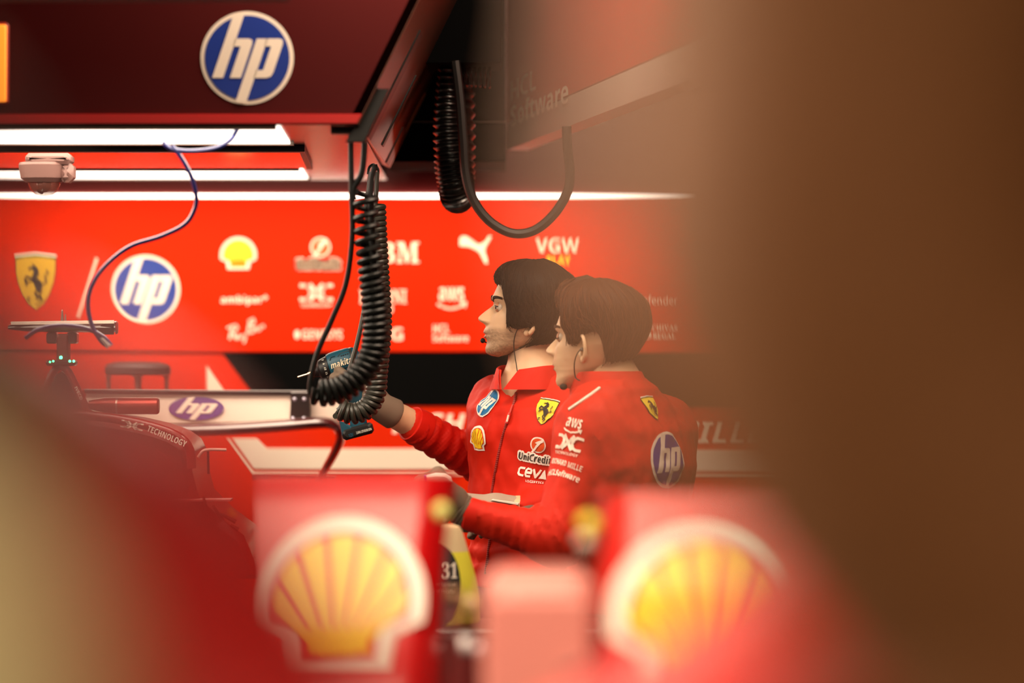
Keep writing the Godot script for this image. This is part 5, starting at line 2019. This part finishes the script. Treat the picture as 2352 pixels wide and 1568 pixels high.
	hand(g, wr_r + Vector3(-0.03, 0, 0), Vector3(-1, 0.1, 0.1), Vector3(0, 0.3, 1), Vector3(0, -1, 0.2), [[0.4, 0.5, 0.3], [0.4, 0.5, 0.3], [0.4, 0.5, 0.3], [0.4, 0.5, 0.3]], [Vector3(0.8, 0.5, 0.2), Vector3(0.9, 0.2, 0.3), Vector3(1, 0, 0.2)], 1.0, 0.005)
	put_smooth("glove", g, glove, t)
	var set_m := mat(Color(0.012, 0.012, 0.012), 0.7)
	g = Geo.new()
	g.ball(J.call(1294, 888, 0.03), Vector3(0.009, 0.0075, 0.008))
	put_smooth("microphone", g, set_m, t)
	g = Geo.new()
	g.tube(spline([h.w(Vector3(18, -2, 76)), h.w(Vector3(28, -14, 78)), h.w(Vector3(36, -34, 74)), h.w(Vector3(38, -62, 66)), J.call(1331, 874, 0.075)], 5), 0.0015, 6)
	put("earpiece_cord", g, mat(Color(0.05, 0.04, 0.04), 0.6), t)
	g = Geo.new()
	g.ball(h.w(Vector3(17, -4, 74)), Vector3.ONE * 0.005)
	put_smooth("earpiece", g, mat(Color(0.4, 0.38, 0.36), 0.3), t)
	legs(t, Vector3(c.x - 0.012, 0.9, c.z), left, fwd, cloth_mat(Color(0.1, 0.02, 0.02)))
func build_tools() -> void:
	# ---- cordless drill in the gloved hand ----
	var d := 9.40
	var px := d / K
	var t := thing("cordless_drill", "blue and black cordless drill with a thin steel bit in the gloved hand", "drill", P(790, 840, d))
	var a := P(683, 866, d)
	var e1 := (P(822, 823, d) - a).normalized()
	var at := func(s: float) -> Vector3: return a + e1 * s * px
	var teal := mat(Color(0.035, 0.29, 0.37), 0.45)
	var black := mat(Color(0.025, 0.028, 0.03), 0.5)
	var g := Geo.new()
	g.tube([at.call(0), at.call(2), at.call(24), at.call(25), at.call(36)], [1.2 * px, 2.6 * px, 2.6 * px, 4.0 * px, 5.0 * px], 10)
	put("bit", g, mat(Color(0.8, 0.72, 0.6), 0.22, 1.0), t)
	g = Geo.new()
	g.tube([at.call(34), at.call(36), at.call(50), at.call(54), at.call(56), at.call(76)], [6 * px, 10 * px, 15 * px, 21 * px, 23 * px, 27 * px], 28)
	put("chuck", g, black, t)
	for k in 5:
		g = Geo.new()
		var e2 := Vector3(-e1.y, e1.x, 0)
		var an := -0.9 + k * 0.45
		var c: Vector3 = at.call(68) + (e2 * sin(an) + Vector3(0, 0, cos(an))) * 26.5 * px
		var m := flat_print("number", [[Color(0.9, 0.9, 0.85), words(str(21 - k * 4), 1.0, true)]], c, e1 * -4 * px * 0 + (e2 * cos(an) - Vector3(0, 0, sin(an))) * -5.0 * px, e1 * -4.5 * px, t, 0.5, 0.0006)
	g = Geo.new()
	var rings := []
	for e in [[77, 27.5], [84, 29.5], [100, 30], [125, 29.5], [140, 27], [149, 21], [153, 12]]:
		var ring := []
		for k in 32:
			var an := TAU * k / 32.0
			var e2 := Vector3(-e1.y, e1.x, 0)
			ring.append(at.call(e[0]) + (e2 * sin(an) * 1.06 + Vector3(0, 0, cos(an)) * 0.92) * e[1] * px)
		rings.append(ring)
	g.loft(rings)
	put("motor_housing", g, teal, t)
	g = Geo.new()
	var e2 := Vector3(-e1.y, e1.x, 0)
	g.tube([at.call(132), at.call(137)], 30 * px, 28)
	put("housing_band", g, mat(Color(0.12, 0.16, 0.17), 0.4), t)
	var face := 29.0 * px
	flat_print("lettering", [[Color(0.93, 0.88, 0.76), moved(words("makita", 1.0, true, false, 3.3), Vector2.ZERO, Vector2.ONE, 0.2)]], at.call(108) + Vector3(0, 0, face) + e2 * 2 * px, e1 * 15 * px, e2 * 15 * px, t, 0.5, 0.0012)
	# raised ribs of the housing
	for e in [[[84, 14], [88, 20], [98, 20]], [[104, 17], [112, 23], [132, 23]], [[84, -18], [92, -10], [128, -12]]]:
		g = Geo.new()
		var q := []
		for k in e:
			var yy: float = k[1] / 31.0
			q.append(at.call(k[0]) + e2 * k[1] * px + Vector3(0, 0, sqrt(maxf(1.0 - yy * yy, 0.05)) * 27.5 * px))
		g.tube(q, 1.4 * px, 6)
		put("housing_rib", g, mat(Color(0.02, 0.16, 0.2), 0.5), t)
	g = Geo.new()
	for k in 4:
		g.ball(at.call(112 + k * 5) + e2 * 17 * px + Vector3(0, 0, 24 * px), Vector3.ONE * 1.6 * px, Basis(), 8)
	put("vent_holes", g, black, t).set_meta("kind", "stuff")
	# lower gearbox, handle, battery
	g = Geo.new()
	g.slab([Vector2(758, -866), Vector2(816, -858), Vector2(836, -872), Vector2(838, -905), Vector2(842, -965), Vector2(846, -985), Vector2(806, -990), Vector2(800, -930), Vector2(790, -900), Vector2(770, -890), Vector2(758, -882)].map(func(q): var w := P(q.x, -q.y, d); return Vector2(w.x, w.y)), Vector3(0, 0, -d - 0.019), Basis(), 0.038, 0.008)
	put("handle", g, teal, t)
	g = Geo.new()
	g.slab([Vector2(782, -893), Vector2(794, -897), Vector2(796, -922), Vector2(786, -915)].map(func(q): var w := P(q.x, -q.y, d); return Vector2(w.x, w.y)), Vector3(0, 0, -d - 0.008), Basis(), 0.016, 0.003)
	put("trigger", g, black, t)
	var bb := Basis(Vector3(0, 0, 1), deg_to_rad(15.0))
	g = Geo.new()
	g.box(P(822, 990, d), Vector3(72 * px, 26 * px, 0.06), bb, 0.006)
	put("battery", g, black, t)
	g = Geo.new()
	g.slab([Vector2(780, -967), Vector2(790, -969), Vector2(812, -981), Vector2(840, -977), Vector2(840, -985), Vector2(786, -1000)].map(func(q): var w := P(q.x, -q.y, d); return Vector2(w.x, w.y)), Vector3(0, 0, -d - 0.026), Basis(), 0.052, 0.004)
	put("battery_clip", g, teal, t)
	flat_print("lettering", [[Color(0.85, 0.85, 0.8), moved(words("2.0Ah LITHIUM-ION", 1.0, true, false, 8.6), Vector2(3.2, 0))], [Color(0.03, 0.3, 0.4), moved(words("12V", 1.4, true, false, 2.6), Vector2(-4.2, -0.3))]], P(824, 992, d) + Vector3(0, 0, 0.0305), bb.x * 4.2 * px, bb.y * 6.0 * px, t, 0.5, 0.0006)
	# ---- white pad held by the mechanic turned away ----
	d = 8.6
	px = d / K
	t = thing("white_pad", "small white folded pad pinched in the grey glove of the bowed mechanic", "cloth", P(1005, 1098, d))
	var sp := [[975, 1092], [1000, 1086], [1022, 1087], [1036, 1095], [1040, 1106], [1020, 1112], [978, 1108]]
	put("folded_pad", plate(sp, d, 0.05, 0.006), mat(Color(0.92, 0.88, 0.84), 0.7), t)
	g = plate([[974, 1091], [979, 1090.5], [981, 1108], [977, 1108.5]], d - 0.002, 0.046, 0.001)
	put("violet_edge", g, mat(Color(0.3, 0.2, 0.6), 0.6), t)
	# ---- white paper on the drill man's free glove ----
	t = thing("white_card", "narrow white card under the free glove of the mechanic with the drill", "paper", P(1145, 1152, 9.1))
	g = plate([[1128, 1149], [1132, 1146], [1192, 1155], [1190, 1160]], 9.12, 0.06, 0.001)
	put("card", g, mat(Color(0.93, 0.9, 0.85), 0.7), t)
	# ---- trolley with a yellow bottle, between the panels ----
	d = 8.25
	px = d / K
	var top := P(1060, 1432, d)
	t = thing("tool_trolley", "dark red tool trolley mostly hidden between the two emblem panels", "trolley", Vector3(top.x, 0, -d))
	g = Geo.new()
	g.box(Vector3(top.x + 0.05, top.y - 0.012, -d), Vector3(0.5, 0.024, 0.34), Basis(), 0.006)
	put("worktop", g, mat(Color(0.16, 0.1, 0.1), 0.4), t)
	g = Geo.new()
	g.box(Vector3(top.x + 0.05, top.y / 2.0 + 0.03, -d), Vector3(0.46, top.y - 0.11, 0.3), Basis(), 0.006)
	put("cabinet", g, mat(Color(0.45, 0.04, 0.035), 0.4), t)
	for k in 3:
		g = Geo.new()
		g.box(Vector3(top.x + 0.05, 0.3 + k * 0.24, -d + 0.153), Vector3(0.42, 0.22, 0.012), Basis(), 0.003)
		var dr := put("drawer", g, mat(Color(0.5, 0.05, 0.04), 0.4), t)
		g = Geo.new()
		g.box(Vector3(top.x + 0.05, 0.37 + k * 0.24, -d + 0.166), Vector3(0.2, 0.014, 0.014), Basis(), 0.003)
		put("handle", g, mat(Color(0.6, 0.58, 0.55), 0.3, 0.8), dr)
	for s in [[-1, -1], [1, -1], [-1, 1], [1, 1]]:
		g = Geo.new()
		g.lathe(Vector3(top.x + 0.05 + s[0] * 0.19, 0.045, -d + s[1] * 0.11), [[0.001, -0.02], [0.045, -0.02], [0.045, 0.02], [0.001, 0.02]], 20, Basis(Vector3(0, 0, 1), PI / 2.0))
		put("caster", g, mat(Color(0.05, 0.05, 0.05), 0.6), t)
	t = thing("yellow_bottle", "yellow bottle with a cream shoulder and a black lettered label", "bottle", Vector3(P(1035, 1400, d).x, top.y + 0.001, -d))
	var cx := P(1022, 1400, d)
	cx.y = top.y + 0.001
	var H := (1432 - 1205) * px
	g = Geo.new()
	g.lathe(cx, [[0.001, 0.0], [76 * px, 0.0], [80 * px, 6 * px], [79 * px, 60 * px], [70 * px, 110 * px], [54 * px, 166 * px]], 40)
	put("bottle_body", g, mat(Color(0.9, 0.86, 0.28), 0.4), t)
	g = Geo.new()
	g.lathe(cx, [[54 * px, 166 * px], [48 * px, 186 * px], [40 * px, 212 * px], [34 * px, 222 * px], [20 * px, 227 * px], [0.001, 228 * px]], 40)
	put("bottle_shoulder", g, mat(Color(0.86, 0.76, 0.6), 0.45), t)
	var lab := PackedVector2Array()
	for k in 40:
		lab.append(Vector2(cos(TAU * k / 40.0), sin(TAU * k / 40.0)))
	var body := func(q: Vector2, l: int) -> Array:
		# label on the turned side of the bottle: q.x along the girth, q.y up, in pixels from the base
		var yy := q.y
		var r := curve([[0, 76], [6, 80], [60, 79], [110, 70], [166, 54], [186, 48], [212, 40]], yy)
		var an := q.x / r
		var n := Vector3(sin(an), 0.35, cos(an)).normalized()
		return [cx - Vector3(t.position) + Vector3(sin(an) * r, yy, cos(an) * r) * px + n * 0.0016 * (l + 1.0), n]
	var o := MeshInstance3D.new()
	o.name = "label"
	o.mesh = print_mesh([[Color(0.03, 0.025, 0.03), finer(moved(disc(1.0, 40), Vector2(-24, 90), Vector2(62, 98)), 22.0)], [Color(0.9, 0.85, 0.8), finer(moved(words("31", 1.0, true, true, 0.9), Vector2(12, 124), Vector2(36, 36)), 30.0)], [Color(0.7, 0.6, 0.55), moved(words("original", 1.0, false, false, 3.2), Vector2(4, 92), Vector2(13, 9))], [Color(0.7, 0.6, 0.55), moved(words("formula", 1.0, false, false, 3.2), Vector2(0, 78), Vector2(13, 9))]], body, 0.5)
	t.add_child(o, true)
# a panel of bodywork that leans back at the top; the sight point (px, py) carried onto it
func lean(py: float, top: float, d: float, size: float) -> float:
	var t := clampf((1700.0 - py) / (1700.0 - top), 0.0, 1.2)
	return size * (0.04 * t + 0.36 * t * t)

func panel(called_label: String, outline: Array, top: float, d: float, emblem_at: Vector2, r: float, turn: float, side: float) -> void:
	var size := (1700.0 - top) * d / K
	var surf := func(x: float, y: float) -> Vector3:
		var base := P(x, y, d)
		base.z -= lean(y, top, d, size)
		return base
	var t := thing("bodywork_panel", called_label, "panel", Vector3(P(emblem_at.x, 0, d).x, 0, -d), "red panels with scallop emblems")
	# the bent face and, along the edge that turns away, a red trim
	var cut := 0.83 if side > 0.0 else 0.1
	for piece in [["face", 0.0 if side > 0.0 else cut, cut if side > 0.0 else 1.0], ["edge_trim", cut if side > 0.0 else 0.0, 1.0 if side > 0.0 else cut]]:
		var g := Geo.new()
		var rings := []
		var rows := 26
		for k in rows + 1:
			var y := lerpf(top, 1700.0, k / float(rows))
			var xl := curve(outline[0], y)
			var xr := curve(outline[1], y)
			var ring := []
			var cols := 14
			for back in 2:
				for c in cols + 1:
					var f := lerpf(piece[1], piece[2], (c if back == 0 else cols - c) / float(cols))
					var p: Vector3 = surf.call(lerpf(xl, xr, f), y)
					var e := clampf((f - 0.8) / 0.2, 0.0, 1.0) if side > 0.0 else clampf((0.14 - f) / 0.14, 0.0, 1.0)
					p.z -= 0.06 if back else e * e * 0.055
					ring.append(p)
			rings.append(ring)
		g.loft(rings)
		put(piece[0], g, coat(mat(Color(0.84, 0.07, 0.08), 0.3).duplicate(), 1.0, 0.12), t, 50.0)
	var o := MeshInstance3D.new()
	o.name = "emblem"
	var fine := []
	for e in badge_scallop(Color(0.86, 0.12, 0.05)):
		fine.append([e[0], finer(e[1], 0.2)])
	var off := t.position
	o.mesh = print_mesh(fine, func(q: Vector2, l: int) -> Array:
		var w := q.rotated(deg_to_rad(turn)) * r
		var x := emblem_at.x + w.x
		var y := emblem_at.y - w.y
		var p: Vector3 = surf.call(x, y)
		var n: Vector3 = ((surf.call(x + 2, y) - surf.call(x - 2, y)) as Vector3).cross(surf.call(x, y - 2) - surf.call(x, y + 2)).normalized()
		return [p + n * 0.0015 * (l + 1.0) - off, n], 0.4)
	for k in 3:
		var mm := coat((o.mesh.surface_get_material(k) as StandardMaterial3D).duplicate(), 1.0, 0.12)
		o.mesh.surface_set_material(k, mm)
	t.add_child(o, true)
	var xm := (curve(outline[0], 1690.0) + curve(outline[1], 1690.0)) / 2.0
	for s in [-1, 1]:
		var b := P(xm + s * 90, 1695, d + 0.04)
		var g := Geo.new()
		g.tube([b, Vector3(b.x, 0.03, b.z)], 0.018, 12)
		put("stand_leg", g, mat(Color(0.1, 0.1, 0.1), 0.4, 0.5), t)
	var fb := P(xm, 1695, d + 0.04)
	var g := Geo.new()
	g.box(Vector3(fb.x, 0.02, fb.z), Vector3(0.24, 0.04, 0.36), Basis(), 0.01)
	put("stand_foot", g, mat(Color(0.1, 0.1, 0.1), 0.4, 0.5), t)

func stud(label: String, px: float, py: float, d: float, r: float, c: Color, to: Vector2) -> void:
	var t := thing("yellow_stud", label, "knob", P(px, py, d), "small yellow knobs on the panels")
	var g := Geo.new()
	g.ball(P(px, py, d), Vector3.ONE * r * d / K, Basis(), 18)
	put("knob", g, mat(c, 0.35), t)
	g = Geo.new()
	g.tube([P(px, py, d + 0.002), P(to.x, to.y, d + 0.03)], 0.004, 8)
	put("stem", g, mat(Color(0.35, 0.05, 0.05), 0.4), t)

func build_foreground() -> void:
	panel("glossy red panel whose scallop emblem shows its whole right half", [[[1100, 578], [1250, 592], [1400, 610], [1700, 640]], [[1100, 1040], [1300, 1016], [1700, 1010]]], 1100, 5.7, Vector2(786, 1384), 191, 0.0, 1.0)
	panel("glossy red panel with a washed-out scallop emblem beside the brown blurred shape", [[[1150, 1384], [1300, 1384], [1700, 1390]], [[1150, 1960], [1300, 1975], [1700, 1990]]], 1150, 4.55, Vector2(1606, 1428), 208, -3.0, -1.0)
	stud("yellow knob at the edge of the panel beside the grey glove", 1014, 1172, 5.6, 20, Color(0.95, 0.95, 0.55), Vector2(1000, 1200))
	stud("yellow knob above a white cap between the two panels", 1352, 1205, 4.66, 22, Color(0.97, 0.92, 0.3), Vector2(1402, 1262))
	stud("dim yellow knob near the brown blurred shape", 1876, 1212, 4.6, 8, Color(0.8, 0.6, 0.3), Vector2(1860, 1230))
	var cap_g := Geo.new()
	cap_g.ball(P(1343, 1243, 4.65), Vector3(0.009, 0.008, 0.008), Basis(), 16)
	put("white_cap", cap_g, mat(Color(0.85, 0.8, 0.75), 0.4), get_node("yellow_stud_001"))
	# pale cabinet between the panels
	var d := 4.6
	var g := Geo.new()
	var t := thing("pale_cabinet", "pale pinkish equipment cabinet standing between the two emblem panels", "cabinet", Vector3(P(1250, 0, d).x, 0, -d))
	var a := P(1108, 1322, d)
	var b := P(1372, 1322, d)
	g = Geo.new()
	g.box(Vector3((a.x + b.x) / 2.0, a.y / 2.0, -d - 0.12), Vector3(b.x - a.x, a.y, 0.24), Basis(), 0.02)
	put("carcass", g, mat(Color(0.8, 0.5, 0.46), 0.4), t)
	g = Geo.new()
	g.box(Vector3((a.x + b.x) / 2.0, a.y / 2.0, -d + 0.004), Vector3(b.x - a.x - 0.016, a.y - 0.05, 0.012), Basis(), 0.004)
	var dr := put("door", g, mat(Color(0.82, 0.5, 0.46), 0.35), t)
	g = Geo.new()
	g.tube([P(1290, 1540, d - 0.03), P(1345, 1520, d - 0.03)], 0.004, 8)
	put("handle", g, mat(Color(0.9, 0.85, 0.85), 0.15, 1.0), dr)
	# made-up balls on rods for blurred bright highlights in front of the trolley
	var k := 0
	for e in [[1080, 1386, 5.9, 21, Color(0.95, 0.82, 0.6)], [1040, 1458, 5.9, 16, Color(0.9, 0.82, 0.82)], [1068, 1480, 5.8, 22, Color(0.97, 0.93, 0.93)], [1100, 1490, 5.6, 16, Color(0.85, 0.75, 0.78)], [1044, 1365, 5.6, 16, Color(0.7, 0.5, 0.35)], [1048, 1420, 5.5, 14, Color(0.6, 0.3, 0.3)]]:
		var o := thing("highlight_rod", ["tan ball for a blurred highlight under the yellow bottle", "upper pale ball for a blurred highlight beside the emblem panel", "brightest white ball for a blurred highlight between panel and cabinet", "pale ball for a blurred highlight against the pale cabinet", "brown ball for a blurred shiny bit just below the black label", "dull red ball for a blurred shiny bit between panel and cabinet"][k], "cap", Vector3(P(e[0], 0, e[2]).x, 0, -e[2]), "made-up rods for highlights between the panels")
		g = Geo.new()
		g.ball(P(e[0], e[1], e[2]), Vector3.ONE * e[3] * e[2] / K, Basis(), 16)
		put("cap", g, mat(e[4], 0.25, 0.3), o)
		var q := P(e[0], e[1] + e[3], e[2])
		g = Geo.new()
		g.tube([q, Vector3(q.x, 0.0, q.z)], 0.006, 10)
		put("rod", g, mat(Color(0.4, 0.12, 0.12), 0.4), o)
		k += 1
	# ---- padded stand-ins for unidentified blurred shapes very close to the lens ----
	var red := coat(mat(Color(0.77, 0.045, 0.045), 0.5).duplicate(), 0.3, 0.3)
	pad("red_blur_shape", "blurred unidentified red shape made as a padded rail sloping down very close to the camera", "rail", [[-760, 770], [-330, 965], [-50, 1105], [110, 1220], [260, 1380], [440, 1630], [600, 1850], [800, 2200], [950, 2600]], 1.4, 430.0, red)
	pad("dark_shade_post", "blurred dark maroon post added for the unlit end of the near red shape beside the shield emblem", "post", [[-390, 330], [-275, 480], [-205, 700], [-195, 1050], [-230, 1600], [-230, 2600]], 1.25, 300.0, mat(Color(0.2, 0.02, 0.025), 0.7))  # dark post added; its colour stands for shade on the near red shape
	pad("cream_blur_shape", "blurred unidentified cream shape made as a padded post closest to the camera", "post", [[-500, 1110], [-320, 1210], [-150, 1380], [-50, 1700], [-30, 2400]], 1.1, 310.0, mat(Color(0.86, 0.8, 0.6), 0.7))
	pad("brown_blur_shape", "blurred unidentified brown shape made as a padded guard filling the view beside the mechanics", "guard", [[2060, -900], [2010, -300], [1985, 200], [1965, 480], [2040, 760], [2150, 980], [2330, 1180], [2500, 1380], [2590, 1700], [2650, 2600]], 1.05, 640.0, mat(Color(0.45, 0.275, 0.115), 0.75))
	pad("low_red_blur_shape", "blurred unidentified red shape made as a padded bar in front of the washed-out emblem panel", "bar", [[900, 2150], [1250, 2010], [1560, 1860], [1820, 1690], [2060, 1520], [2400, 1250], [2900, 1000]], 2.6, 350.0, red, true)

func pad(called: String, label: String, cat: String, pts: Array, d: float, r: float, m: Material, two := false) -> void:
	var w := path(pts, d)
	var foot: Vector3 = w[-1] if not two else w[0]
	var t := thing(called, label, cat, Vector3(foot.x, 0, foot.z))
	var s := spline(w, 6)
	var rr := []
	for k in s.size():
		rr.append(r * d / K * (1.0 + 0.04 * noise.get_noise_1d(k * 12.0)))
	var g := Geo.new()
	g.tube(s, rr, 28)
	put("padding", g, m, t, 60.0)
	for e in ([0, -1] if two else [-1]):
		var q: Vector3 = s[e]
		g = Geo.new()
		g.tube([q + Vector3(0, 0.02, 0), Vector3(q.x, 0.0, q.z)], 0.025, 14)
		put("upright", g, mat(Color(0.12, 0.12, 0.12), 0.4, 0.5), t)
		g = Geo.new()
		g.lathe(Vector3(q.x, 0, q.z), [[0.06, 0.0], [0.06, 0.015], [0.03, 0.03], [0.001, 0.03]], 24)
		put("foot", g, mat(Color(0.1, 0.1, 0.1), 0.4, 0.5), t)
